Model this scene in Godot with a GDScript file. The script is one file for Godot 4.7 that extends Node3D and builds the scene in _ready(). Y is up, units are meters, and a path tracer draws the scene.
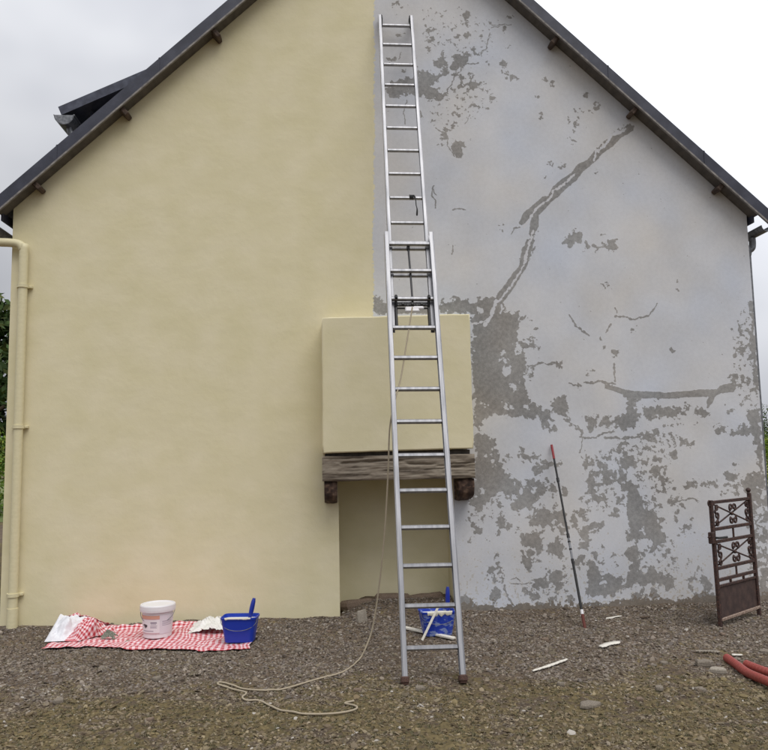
extends Node3D
# A gable wall half repainted, with an extension ladder, seen from the yard. x right, y up, z towards the camera; the gable wall stands on z = 0.

const HW := 3.78          # half width of the gable
const AX := -0.654 + 0.619 * (7.4983 - OH) / 7.2183        # x of the ridge
const SL := 0.941         # slope of the roof
const YU := 1.5565 + 5.9385 * (7.4983 - OH) / 7.2183      # underside of the roof at the ridge
const OH := 0.15          # overhang at the verge
const NL := -0.592        # niche, left and right
const NR := 0.55
const DEPTH := 9.0

var M := {}
var used := {}
var rng := RandomNumberGenerator.new()

# ---------------------------------------------------------------- helpers
func numbered(called: String) -> String:
	var n: int = used.get(called, 0)
	used[called] = n + 1
	return called if n == 0 else "%s_%03d" % [called, n]

func thing(called: String, label: String, category: String, at := Vector3.ZERO, turn := 0.0, group := "") -> Node3D:
	var o := Node3D.new()
	o.name = numbered(called)
	add_child(o)
	o.position = at
	o.rotation.y = turn
	tag(o, label, category, group)
	return o

func tag(o: Node, label: String, category: String, group := "", kind := "") -> void:
	if label: o.set_meta("label", label)
	if category: o.set_meta("category", category)
	if group: o.set_meta("group", group)
	if kind: o.set_meta("kind", kind)

func begin() -> SurfaceTool:
	var st := SurfaceTool.new()
	st.begin(Mesh.PRIMITIVE_TRIANGLES)
	st.set_smooth_group(-1)
	return st

func mesh_of(st: SurfaceTool) -> ArrayMesh:
	st.generate_normals()
	return st.commit()

func part(called: String, st: SurfaceTool, m: Material, parent: Node = null) -> MeshInstance3D:
	return put(called, mesh_of(st), m, parent)

func put(called: String, me: Mesh, m: Material, parent: Node = null) -> MeshInstance3D:
	var o := MeshInstance3D.new()
	o.mesh = me
	o.material_override = m
	if parent == null:
		o.name = numbered(called)
		add_child(o)
	else:
		o.name = called
		parent.add_child(o, true)
	return o

func tri(st: SurfaceTool, a: Vector3, b: Vector3, c: Vector3) -> void:
	st.add_vertex(a); st.add_vertex(b); st.add_vertex(c)

func quad(st: SurfaceTool, a: Vector3, b: Vector3, c: Vector3, d: Vector3) -> void:
	tri(st, a, b, c); tri(st, a, c, d)

func quad_uv(st: SurfaceTool, p: Array, t: Array) -> void:
	for k in [0, 1, 2, 0, 2, 3]:
		st.set_uv(t[k]); st.add_vertex(p[k])

# a box with chamfered edges
func cbox(st: SurfaceTool, c: Vector3, s: Vector3, bev := 0.004, b := Basis()) -> void:
	var h := s / 2
	bev = min(bev, min(h.x, min(h.y, h.z)) * 0.9)
	var i := h - Vector3.ONE * bev
	var P := func(v: Vector3) -> Vector3: return c + b * v
	for ax in 3:
		for sg in [-1.0, 1.0]:
			var u := (ax + 1) % 3
			var w := (ax + 2) % 3
			var q := []
			for k in [[-1, -1], [1, -1], [1, 1], [-1, 1]]:
				var v := Vector3.ZERO
				v[ax] = h[ax] * sg; v[u] = i[u] * k[0]; v[w] = i[w] * k[1]
				q.append(P.call(v))
			if sg > 0: q.reverse()
			quad(st, q[0], q[1], q[2], q[3])
	for ax in 3:
		var u := (ax + 1) % 3
		var w := (ax + 2) % 3
		for su in [-1.0, 1.0]:
			for sw in [-1.0, 1.0]:
				var q := []
				for k in [[-1, 0], [1, 0], [1, 1], [-1, 1]]:
					var v := Vector3.ZERO
					v[ax] = i[ax] * k[0]
					v[u] = (h[u] if k[1] == 0 else i[u]) * su
					v[w] = (i[w] if k[1] == 0 else h[w]) * sw
					q.append(P.call(v))
				if su * sw > 0: q.reverse()
				quad(st, q[3], q[2], q[1], q[0])
	for sx in [-1.0, 1.0]:
		for sy in [-1.0, 1.0]:
			for sz in [-1.0, 1.0]:
				var a: Vector3 = P.call(Vector3(h.x * sx, i.y * sy, i.z * sz))
				var d: Vector3 = P.call(Vector3(i.x * sx, h.y * sy, i.z * sz))
				var e: Vector3 = P.call(Vector3(i.x * sx, i.y * sy, h.z * sz))
				if sx * sy * sz > 0: tri(st, a, e, d)
				else: tri(st, a, d, e)

# a round tube along points; r is a number or one radius per point
func tube(st: SurfaceTool, pts: Array, r, sides := 8, caps := true, flat := 1.0) -> void:
	var n := pts.size()
	var up := Vector3.UP
	var t0: Vector3 = (pts[1] - pts[0]).normalized()
	if absf(t0.dot(up)) > 0.9: up = Vector3.RIGHT
	var u := t0.cross(up).normalized()
	var rings := []
	for k in n:
		var t: Vector3 = (pts[min(k + 1, n - 1)] - pts[max(k - 1, 0)]).normalized()
		u = (u - t * u.dot(t)).normalized()
		var w := t.cross(u)
		var rad: float = r[k] if r is Array else r
		var ring := []
		for s in sides:
			var a := TAU * s / sides
			ring.append(pts[k] + (u * cos(a) + w * sin(a) * flat) * rad)
		rings.append(ring)
	st.set_smooth_group(1)
	for k in n - 1:
		for s in sides:
			var e := (s + 1) % sides
			quad(st, rings[k][s], rings[k + 1][s], rings[k + 1][e], rings[k][e])
	st.set_smooth_group(-1)
	if caps:
		for s in sides:
			var e := (s + 1) % sides
			tri(st, pts[0], rings[0][s], rings[0][e])
			tri(st, pts[n - 1], rings[n - 1][e], rings[n - 1][s])

# smooth curve through control points
func curve(ctrl: Array, steps := 6) -> Array:
	var out := []
	var n := ctrl.size()
	for k in n - 1:
		var a: Vector3 = ctrl[max(k - 1, 0)]
		var b: Vector3 = ctrl[k]
		var c: Vector3 = ctrl[k + 1]
		var d: Vector3 = ctrl[min(k + 2, n - 1)]
		for s in steps:
			out.append(b.cubic_interpolate(c, a, d, float(s) / steps))
	out.append(ctrl[n - 1])
	return out

# bands between rings (equal point counts); one smoothing group for each band
func loft(st: SurfaceTool, rings: Array, close := true) -> void:
	for k in rings.size() - 1:
		st.set_smooth_group(k + 2)
		var n: int = rings[k].size()
		for s in (n if close else n - 1):
			var e := (s + 1) % n
			quad(st, rings[k][s], rings[k + 1][s], rings[k + 1][e], rings[k][e])
	st.set_smooth_group(-1)

func fan(st: SurfaceTool, ring: Array, up := true) -> void:
	var c := Vector3.ZERO
	for p in ring: c += p
	c /= ring.size()
	for s in ring.size():
		var e := (s + 1) % ring.size()
		if up: tri(st, c, ring[s], ring[e])
		else: tri(st, c, ring[e], ring[s])

func ring_round(y: float, r: float, n := 28) -> Array:
	var out := []
	for s in n: out.append(Vector3(cos(TAU * s / n) * r, y, sin(TAU * s / n) * r))
	return out

func ring_rect(y: float, w: float, d: float, r: float, seg := 5) -> Array:
	var out := []
	for q in 4:
		var cx := (w / 2 - r) * (1 if q == 0 or q == 3 else -1)
		var cz := (d / 2 - r) * (1 if q < 2 else -1)
		for s in seg + 1:
			var a := PI / 2 * (q + float(s) / seg)
			out.append(Vector3(cx + cos(a) * r, y, cz + sin(a) * r))
	return out

func noise(freq: float, sd: int, oct := 4, kind := FastNoiseLite.TYPE_SIMPLEX_SMOOTH) -> FastNoiseLite:
	var n := FastNoiseLite.new()
	n.noise_type = kind
	n.seed = sd
	n.frequency = freq
	n.fractal_octaves = oct
	return n

func bytes_of(n: FastNoiseLite, w: int, h: int) -> PackedByteArray:
	var im := n.get_image(w, h)
	im.convert(Image.FORMAT_L8)
	return im.get_data()

func seamless(n: FastNoiseLite, w: int, h: int) -> Image:
	var im := n.get_seamless_image(w, h)
	im.convert(Image.FORMAT_L8)
	return im

# texture from a seamless noise through a list of [offset, colour]
func ramp_tex(n: FastNoiseLite, w: int, h: int, stops: Array, fine := 0.0, sd := 1) -> ImageTexture:
	var d := seamless(n, w, h).get_data()
	var f := seamless(noise(0.23, sd, 2), w, h).get_data()
	var g := Gradient.new()
	var offs := PackedFloat32Array()
	var cols := PackedColorArray()
	for s in stops:
		offs.append(s[0]); cols.append(s[1])
	g.offsets = offs; g.colors = cols
	var lut := []
	for k in 256:
		lut.append(g.sample(k / 255.0))
	var out := PackedByteArray()
	out.resize(w * h * 3)
	for k in w * h:
		var c: Color = lut[d[k]]
		var e := 1.0 + fine * (f[k] / 127.5 - 1.0)
		out[k * 3] = clampi(int(c.r * e * 255), 0, 255)
		out[k * 3 + 1] = clampi(int(c.g * e * 255), 0, 255)
		out[k * 3 + 2] = clampi(int(c.b * e * 255), 0, 255)
	return tex(Image.create_from_data(w, h, false, Image.FORMAT_RGB8, out))

func tex(im: Image) -> ImageTexture:
	return ImageTexture.create_from_image(im)

func c8(r: int, g: int, b: int) -> Color:
	return Color(r / 255.0, g / 255.0, b / 255.0)

func mat(col: Color, rough := 0.8, metal := 0.0, spec := 0.5) -> StandardMaterial3D:
	var m := StandardMaterial3D.new()
	m.albedo_color = col
	m.roughness = rough
	m.metallic = metal
	m.metallic_specular = spec
	return m

# triplanar material with a noise ramp and relief; scale = repeats per metre along x, y, z
func grain(stops: Array, freq: float, sd: int, scale: Vector3, rough := 0.85, relief := 0.0, fine := 0.05, world := false, size := 512) -> StandardMaterial3D:
	var m := mat(Color.WHITE, rough)
	var n := noise(freq, sd, 5)
	m.albedo_texture = ramp_tex(n, size, size, stops, fine, sd + 7)
	m.uv1_triplanar = true
	m.uv1_world_triplanar = world
	m.uv1_scale = scale
	if relief > 0.0:
		m.heightmap_enabled = true
		m.heightmap_scale = relief
		m.heightmap_texture = tex(seamless(noise(freq * 2.0, sd + 3, 4), size, size))
	return m

func roof_y(x: float) -> float:
	return YU - SL * absf(x - AX)

var gn: FastNoiseLite
var gn2: FastNoiseLite
func gh(x: float, z: float) -> float:   # height of the ground
	if absf(x) > 9.0 or z < -12.0 or z > 9.0: return 0.0
	var h := gn.get_noise_2d(x, z) * 0.022 + gn2.get_noise_2d(x, z) * 0.010
	if x > NL and x < NR and z < 0.12 and z > -0.6:      # soil heaped in the niche
		h += 0.10 * smoothstep(0.12, -0.25, z) * smoothstep(NL - 0.02, NL + 0.3, x)
	h += 0.018 * smoothstep(0.35, 0.0, absf(z))
	return h

func on_ground(x: float, z: float, up := 0.0) -> Vector3:
	return Vector3(x, gh(x, z) + up, z)

# ---------------------------------------------------------------- stage
func _ready() -> void:
	rng.seed = 7
	gn = noise(0.9, 3, 3)
	gn2 = noise(5.0, 4, 3)
	stage()
	materials()
	print("materials ", Time.get_ticks_msec())
	ground()
	print("ground ", Time.get_ticks_msec())
	house()
	print("house ", Time.get_ticks_msec())
	ladder()
	rope()
	pole()
	gate()
	cloth()
	buckets()
	hose()
	debris()
	surroundings()
	print("done ", Time.get_ticks_msec())

func stage() -> void:
	var cam := Camera3D.new()
	cam.name = "camera"
	add_child(cam)
	cam.position = Vector3(-0.6539, 1.5565, 7.4983)
	cam.rotation = Vector3(0.1056, -0.0710, -0.0196)
	cam.fov = 52.975
	cam.near = 0.05
	cam.far = 600.0
	cam.current = true
	var env := Environment.new()
	env.background_mode = Environment.BG_SKY
	env.tonemap_mode = Environment.TONE_MAPPER_LINEAR
	env.tonemap_exposure = 1.05
	env.sdfgi_enabled = true
	env.ssao_enabled = true
	env.ssil_enabled = true
	env.sky = Sky.new()
	env.sky.sky_material = cloudy_sky()
	var we := WorldEnvironment.new()
	we.name = "environment"
	we.environment = env
	add_child(we)
	var sun := DirectionalLight3D.new()      # behind thin cloud, high over the right-hand side
	sun.name = "sun"
	add_child(sun)
	sun.light_energy = 0.5
	sun.light_angular_distance = 40.0
	sun.light_color = Color(1.0, 0.985, 0.96)
	sun.shadow_enabled = true
	sun.look_at_from_position(Vector3(2.0, 8.0, 4.2), Vector3.ZERO)

func cloudy_sky() -> PanoramaSkyMaterial:
	var w := 768
	var h := 384
	var n1 := noise(1.5, 11, 5)
	var n2 := noise(3.6, 12, 4)
	var bright := Vector3(0.62, 0.36, -0.70).normalized()
	var im := Image.create(w, h, false, Image.FORMAT_RGBF)
	for j in h:
		var el := PI / 2 - PI * (j + 0.5) / h
		for i in w:
			var az := TAU * (i + 0.5) / w
			var d := Vector3(sin(az) * cos(el), sin(el), -cos(az) * cos(el))
			var q := Vector3(d.x, d.y * 1.7, d.z)
			var c := n1.get_noise_3dv(q) * 0.65 + n2.get_noise_3dv(q + Vector3(5, 0, 0)) * 0.35
			var l := 0.31 + 0.88 * maxf(0.0, sin(el))
			l *= 1.0 + 0.50 * c
			l *= 1.0 + 0.7 * smoothstep(0.76, 0.97, d.dot(bright))
			var cool := clampf(0.5 - c * 1.2, 0.0, 1.0)
			im.set_pixel(i, j, Color(l * (0.985 - 0.035 * cool), l * (1.0 - 0.02 * cool), l * (1.035 + 0.04 * cool)))
	var m := PanoramaSkyMaterial.new()
	m.panorama = tex(im)
	return m

func materials() -> void:
	M.yellow = mat(Color.WHITE, 0.88, 0.0, 0.3)
	M.yellow.albedo_texture = yellow_tex()
	M.yellow.uv1_scale = Vector3.ONE
	M.yellow.heightmap_enabled = true
	M.yellow.heightmap_scale = 0.10
	M.yellow.heightmap_texture = tex(seamless(noise(0.035, 31, 5), 1024, 1024))
	M.peel = peel_material()
	M.slate = grain([[0.2, c8(54, 57, 70)], [0.5, c8(66, 69, 84)], [0.8, c8(80, 84, 98)]], 0.02, 5, Vector3(0.8, 0.8, 0.8), 0.55, 0.03, 0.08)
	M.verge = grain([[0.2, c8(46, 48, 61)], [0.55, c8(55, 57, 71)], [0.85, c8(66, 68, 81)]], 0.015, 8, Vector3(0.5, 0.5, 0.5), 0.5, 0.02, 0.06)
	M.trim = grain([[0.2, c8(104, 100, 98)], [0.8, c8(146, 141, 136)]], 0.03, 9, Vector3(0.8, 0.8, 0.8), 0.7, 0.0, 0.1)
	M.soffit = grain([[0.2, c8(74, 70, 66)], [0.8, c8(98, 92, 86)]], 0.01, 10, Vector3(2, 2, 0.5), 0.85, 0.02, 0.08)
	M.purlin = grain([[0.2, c8(56, 44, 37)], [0.8, c8(92, 76, 64)]], 0.015, 13, Vector3(3, 3, 0.6), 0.85, 0.05, 0.1)
	M.beam = grain([[0.15, c8(58, 48, 40)], [0.32, c8(104, 93, 80)], [0.5, c8(136, 125, 111)], [0.7, c8(152, 142, 128)], [0.88, c8(104, 90, 76)]], 0.012, 14, Vector3(0.22, 3.2, 3.2), 0.9, 0.12, 0.05)
	M.corbel = grain([[0.2, c8(44, 32, 27)], [0.55, c8(70, 52, 43)], [0.85, c8(120, 98, 82)]], 0.016, 15, Vector3(1.6, 2.4, 0.5), 0.9, 0.1, 0.06)
	M.zinc = grain([[0.2, c8(104, 106, 110)], [0.8, c8(140, 142, 146)]], 0.02, 16, Vector3(2, 2, 2), 0.5, 0.0, 0.06)
	M.zinc.metallic = 0.5
	M.pipe_paint = grain([[0.2, c8(212, 203, 166)], [0.8, c8(220, 211, 175)]], 0.02, 17, Vector3(2, 2, 2), 0.55, 0.03, 0.03)
	M.alu = grain([[0.15, c8(140, 141, 145)], [0.5, c8(156, 156, 160)], [0.85, c8(170, 170, 173)]], 0.012, 18, Vector3(3, 0.3, 3), 0.5, 0.0, 0.03)
	M.alu.metallic = 0.9
	M.rubber = grain([[0.2, c8(60, 42, 36)], [0.8, c8(92, 66, 56)]], 0.03, 19, Vector3(6, 6, 6), 0.85, 0.0, 0.1)
	M.black = mat(c8(26, 26, 27), 0.5)
	M.dark_metal = mat(c8(70, 70, 72), 0.55, 0.4)
	M.cord = grain([[0.2, c8(146, 134, 114)], [0.8, c8(182, 170, 148)]], 0.05, 20, Vector3(12, 12, 12), 0.9, 0.0, 0.12)
	M.iron = grain([[0.15, c8(42, 30, 28)], [0.5, c8(60, 42, 38)], [0.75, c8(84, 56, 46)], [0.9, c8(112, 74, 54)]], 0.025, 21, Vector3(3, 3, 3), 0.7, 0.05, 0.12)
	M.rust_plate = grain([[0.15, c8(58, 44, 41)], [0.5, c8(68, 52, 48)], [0.8, c8(78, 60, 54)]], 0.014, 22, Vector3(1.4, 1.4, 1.4), 0.75, 0.06, 0.12)
	M.pale_iron = grain([[0.2, c8(108, 86, 74)], [0.8, c8(170, 152, 138)]], 0.03, 23, Vector3(3, 3, 3), 0.7, 0.0, 0.1)
	M.blue = mat(c8(24, 56, 168), 0.38)
	M.blue_dark = mat(c8(22, 46, 150), 0.4)
	M.white_plastic = mat(c8(226, 224, 226), 0.42)
	M.white_paint = mat(c8(236, 232, 214), 0.35)
	M.white_wood = grain([[0.2, c8(206, 200, 188)], [0.8, c8(232, 228, 218)]], 0.03, 24, Vector3(4, 4, 4), 0.8, 0.0, 0.08)
	M.cloth_white = grain([[0.2, c8(214, 214, 220)], [0.8, c8(232, 232, 236)]], 0.03, 25, Vector3(4, 4, 4), 0.9, 0.0, 0.03)
	M.gingham = mat(Color.WHITE, 0.92)
	M.gingham.albedo_texture = gingham_tex()
	M.film = mat(c8(224, 222, 216), 0.35)
	M.red_hose = grain([[0.2, c8(132, 60, 54)], [0.8, c8(158, 76, 68)]], 0.03, 26, Vector3(4, 4, 4), 0.5, 0.0, 0.08)
	M.red = mat(c8(140, 44, 50), 0.55)
	M.red_dirty = grain([[0.2, c8(80, 54, 46)], [0.8, c8(122, 58, 50)]], 0.04, 39, Vector3(9, 9, 9), 0.8, 0.0, 0.1)
	M.grey_stone = grain([[0.2, c8(100, 92, 82)], [0.8, c8(138, 128, 115)]], 0.03, 27, Vector3(5, 5, 5), 0.92, 0.1, 0.12)
	M.pale_stone = grain([[0.2, c8(132, 124, 112)], [0.8, c8(168, 159, 146)]], 0.03, 28, Vector3(5, 5, 5), 0.92, 0.1, 0.12)
	M.brown_stone = grain([[0.2, c8(96, 82, 70)], [0.8, c8(134, 116, 100)]], 0.03, 29, Vector3(5, 5, 5), 0.92, 0.1, 0.12)
	M.bark = grain([[0.2, c8(70, 58, 46)], [0.8, c8(110, 94, 78)]], 0.03, 30, Vector3(3, 1, 3), 0.95, 0.2, 0.1)

# fresh masonry paint: faint roller tracks and mottling; 3 m across
func yellow_tex() -> ImageTexture:
	var s := 1024
	var a := seamless(noise(0.006, 41, 4), s, s).get_data()
	var n := noise(0.02, 42, 3)
	var im := n.get_seamless_image(256, 1024)
	im.resize(s, s, Image.INTERPOLATE_CUBIC)
	im.convert(Image.FORMAT_L8)
	var b := im.get_data()
	var f := seamless(noise(0.3, 43, 2), s, s).get_data()
	var out := PackedByteArray()
	out.resize(s * s * 3)
	for k in s * s:
		var e := 1.0 + 0.020 * (a[k] / 127.5 - 1.0) + 0.010 * (b[k] / 127.5 - 1.0) + 0.012 * (f[k] / 127.5 - 1.0)
		var y := 0.02 * (a[k] / 127.5 - 1.0)
		out[k * 3] = clampi(int(221 * e), 0, 255)
		out[k * 3 + 1] = clampi(int(212 * e), 0, 255)
		out[k * 3 + 2] = clampi(int(178 * (e + y)), 0, 255)
	return tex(Image.create_from_data(s, s, false, Image.FORMAT_RGB8, out))

func gingham_tex() -> ImageTexture:   # one repeat of the woven check
	var s := 64
	var im := Image.create(s, s, false, Image.FORMAT_RGB8)
	for j in s:
		for i in s:
			var k := int(i < s / 2) + int(j < s / 2)
			var weave := 1.0 + (0.05 if (i + j) % 2 == 0 else -0.05)
			var c: Color = [c8(230, 218, 222), c8(212, 146, 152), c8(176, 54, 64)][k]
			im.set_pixel(i, j, Color(c.r * weave, c.g * weave, c.b * weave))
	return tex(im)

# ---------------------------------------------------------------- the old paint, flaking off the render
const PX0 := -0.40
const PY0 := -0.10
const PW := 4.24
const PH := 7.64

func peel_material() -> StandardMaterial3D:
	# 1. a coarse field: how far each place lies inside a bare patch, from the outlines below, in metres on the wall
	var res := 100.0
	var fw := int(PW * res)
	var fh := int(PH * res)
	var field := PackedFloat32Array()
	field.resize(fw * fh)
	var bands := PackedFloat32Array()      # the filled cracks and worn edges keep a cleaner outline
	bands.resize(fw * fh)
	for pass_no in 2:
		for e in PEEL:
			var v: float = e[0]
			if (v < 0.0) != (pass_no == 1): continue
			var f: Array = e[1]
			var n := f.size() / 2
			var xs := PackedFloat32Array()
			var ys := PackedFloat32Array()
			for k in n:
				xs.append((f[k * 2] - PX0) * res); ys.append((f[k * 2 + 1] - PY0) * res)
			var x0 := 1e9; var x1 := -1e9; var y0 := 1e9; var y1 := -1e9
			for k in n:
				x0 = minf(x0, xs[k]); x1 = maxf(x1, xs[k]); y0 = minf(y0, ys[k]); y1 = maxf(y1, ys[k])
			for j in range(maxi(0, int(y0) - 4), mini(fh, int(y1) + 5)):
				for i in range(maxi(0, int(x0) - 4), mini(fw, int(x1) + 5)):
					var best := 1e9
					var inside := false
					var px := i + 0.5
					var py := j + 0.5
					var bx := xs[n - 1]
					var by := ys[n - 1]
					for k in n:
						var ax := bx
						var ay := by
						bx = xs[k]; by = ys[k]
						var dx := bx - ax
						var dy := by - ay
						var t := clampf(((px - ax) * dx + (py - ay) * dy) / (dx * dx + dy * dy + 1e-9), 0.0, 1.0)
						var ex := px - ax - dx * t
						var ey := py - ay - dy * t
						best = minf(best, ex * ex + ey * ey)
						if (ay > py) != (by > py) and px < ax + (py - ay) / dy * dx:
							inside = not inside
					var sd := sqrt(best) / res
					if not inside: sd = -sd
					var c := clampf(0.5 + sd * 17.0, 0.0, 1.0) if v < 1.1 else clampf(0.5 + (sd + 0.007) * 40.0, 0.0, 1.0)
					var at := j * fw + i
					if v < 0.0:
						field[at] = minf(field[at], 1.0 - c)
						bands[at] = minf(bands[at], 1.0 - c)
					elif v >= 1.1: bands[at] = maxf(bands[at], c)
					else: field[at] = maxf(field[at], v * c)
	var fim := Image.create_from_data(fw, fh, false, Image.FORMAT_RF, field.to_byte_array())
	# 2. the texture: ragged edges from noise
	var s := 268.0
	var w := int(PW * s)
	var h := int(PH * s)
	fim.resize(w, h, Image.INTERPOLATE_BILINEAR)
	var bim := Image.create_from_data(fw, fh, false, Image.FORMAT_RF, bands.to_byte_array())
	bim.resize(w, h, Image.INTERPOLATE_BILINEAR)
	var bd := bim.get_data().to_float32_array()
	var fd := fim.get_data().to_float32_array()
	var crack := PackedByteArray()
	crack.resize(w * h)
	var wob := noise(14.0, 61, 3)
	for e in CRACKS:
		var f: Array = e[2]
		var kind: int = e[0]
		var half: float = e[1] * (0.5 if kind == 0 else 0.62)
		for k in f.size() / 2 - 1:
			var a := Vector2(f[k * 2], f[k * 2 + 1])
			var b := Vector2(f[k * 2 + 2], f[k * 2 + 3])
			var steps := int(a.distance_to(b) * s * 1.5) + 2
			for q in steps:
				var p := a.lerp(b, float(q) / steps)
				p += Vector2(wob.get_noise_2d(p.x, p.y), wob.get_noise_2d(p.x + 9.0, p.y)) * 0.014
				var r := half * (0.75 + 0.9 * wob.get_noise_2d(p.x * 1.7, p.y * 1.7 + 4.0)) * s
				if r < 0.3: continue
				var cx := (p.x - PX0) * s
				var cy := (p.y - PY0) * s
				for j in range(maxi(0, int(cy - r)), mini(h - 1, int(cy + r)) + 1):
					for i in range(maxi(0, int(cx - r)), mini(w - 1, int(cx + r)) + 1):
						if (i + 0.5 - cx) * (i + 0.5 - cx) + (j + 0.5 - cy) * (j + 0.5 - cy) <= r * r + 0.4:
							crack[j * w + i] = 1 + kind
	var nf := noise(0.055, 51, 5)
	nf.fractal_gain = 0.62
	var n1 := bytes_of(nf, w, h)
	var wx := bytes_of(noise(0.035, 57, 3), w, h)
	var wy := bytes_of(noise(0.035, 58, 3), w, h)
	var n2 := bytes_of(noise(0.013, 52, 3), w, h)
	var tone := bytes_of(noise(0.0045, 53, 4), w, h)
	var fine := bytes_of(noise(0.30, 54, 3), w, h)
	var mid := bytes_of(noise(0.07, 55, 4), w, h)
	var warm := bytes_of(noise(0.003, 56, 3), w, h)
	var col := PackedByteArray()
	col.resize(w * h * 3)
	var hgt := PackedByteArray()
	hgt.resize(w * h)
	for j in h:
		var ym := PY0 + j / s
		var edge := (-0.155 - 0.0237 * (6.35 - ym)) if ym > 2.9 else -0.237
		var row := h - 1 - j
		for i in w:
			var k := j * w + i
			var o := row * w + i
			var xm := PX0 + i / s
			var nn := (n1[k] / 255.0 - 0.5) * 1.2 + (n2[k] / 255.0 - 0.5) * 0.25
			var sx := clampi(i + (wx[k] - 128) / 11, 0, w - 1)
			var sy := clampi(j + (wy[k] - 128) / 11, 0, h - 1)
			var bare := fd[sy * w + sx] + nn > 0.47 or bd[k] + nn * 0.45 > 0.5
			var dirt := 0.0
			if crack[k] == 1: bare = true
			elif crack[k] == 2: bare = false
			var t := tone[k] / 127.5 - 1.0
			var fi := fine[k] / 127.5 - 1.0
			var mi := mid[k] / 127.5 - 1.0
			var wa := warm[k] / 127.5 - 1.0
			var r: float; var g: float; var b: float; var hh: float
			if bare:
				var e := 1.0 + 0.09 * t + 0.09 * mi + 0.08 * fi
				r = 151.0 * e * (1.0 + 0.025 * wa); g = 149.0 * e; b = 147.0 * e * (1.0 - 0.03 * wa)
				hh = 70.0 + 26.0 * mi + 16.0 * fi
				if ym < 0.085 + 0.09 * mi + 0.04 * t:      # splashed soil along the foot
					r *= 0.84; g *= 0.80; b *= 0.75
			else:
				var e := 1.0 + 0.035 * t + 0.018 * mi + 0.02 * fi
				r = 204.0 * e * (1.0 + 0.02 * wa); g = 205.0 * e; b = 209.0 * e * (1.0 - 0.034 * wa)
				hh = 168.0 + 12.0 * mi + 8.0 * fi
				if crack[k] == 2:
					r = 206.0 * e; g = 206.0 * e; b = 210.0 * e
				if ym < 0.55 + 0.45 * mi and mi > 0.25 + 0.5 * ym:   # thin grime where rain splashes
					r *= 0.93; g *= 0.91; b *= 0.87
			if xm < edge + 0.012 + 0.022 * mi + 0.012 * t and ym > 2.6:   # where the roller stopped
				var e := 1.0 + 0.02 * mi + 0.014 * fi
				r = 221.0 * e; g = 212.0 * e; b = 178.0 * e
				hh += 14.0
			col[o * 3] = clampi(int(r), 0, 255)
			col[o * 3 + 1] = clampi(int(g), 0, 255)
			col[o * 3 + 2] = clampi(int(b), 0, 255)
			hgt[o] = clampi(int(hh), 0, 255)
	var m := mat(Color.WHITE, 0.9, 0.0, 0.3)
	m.albedo_texture = tex(Image.create_from_data(w, h, false, Image.FORMAT_RGB8, col))
	m.heightmap_enabled = true
	m.heightmap_scale = 0.32
	m.heightmap_texture = tex(Image.create_from_data(w, h, false, Image.FORMAT_L8, hgt))
	return m

# ---------------------------------------------------------------- ground
func ground() -> void:
	# one sheet out to the horizon: fine cells close by, coarse ones far off
	var xs := []
	var zs := []
	for v in [-300.0, -150.0, -80.0, -45.0, -28.0, -18.0, -12.0, -9.0, -7.0, -6.0, -5.2]: xs.append(v)
	var x := -4.6
	while x < 4.61: xs.append(x); x += 0.045
	for v in [5.2, 6.0, 7.0, 9.0, 12.0, 18.0, 28.0, 45.0, 80.0, 150.0, 300.0]: xs.append(v)
	for v in [-300.0, -150.0, -80.0, -45.0, -28.0, -18.0, -12.0, -9.0, -6.0, -3.0, -1.5, -0.8]: zs.append(v)
	var z := -0.5
	while z < 4.2: zs.append(z); z += 0.045
	for v in [4.5, 5.0, 6.0, 7.5, 9.0, 14.0, 25.0, 60.0, 150.0]: zs.append(v)
	var st := begin()
	st.set_smooth_group(0)
	var hts := []
	for b in zs:
		var r := []
		for a in xs: r.append(Vector3(a, gh(a, b), b))
		hts.append(r)
	for j in zs.size() - 1:
		for i in xs.size() - 1:
			var q := [hts[j][i], hts[j][i + 1], hts[j + 1][i + 1], hts[j + 1][i]]
			for k in [0, 1, 2, 0, 2, 3]:
				st.set_uv(Vector2(q[k].x + 5.0, q[k].z + 2.0) / 10.0)
				st.add_vertex(q[k])
	var m := mat(Color.WHITE, 0.95, 0.0, 0.25)
	m.albedo_texture = ground_tex()
	m.heightmap_enabled = true
	m.heightmap_scale = 0.9
	m.heightmap_texture = tex(seamless(noise(0.09, 74, 4), 2048, 2048))
	var g := part("ground", st, m)
	tag(g, "", "", "", "structure")
	gravel()

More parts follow.
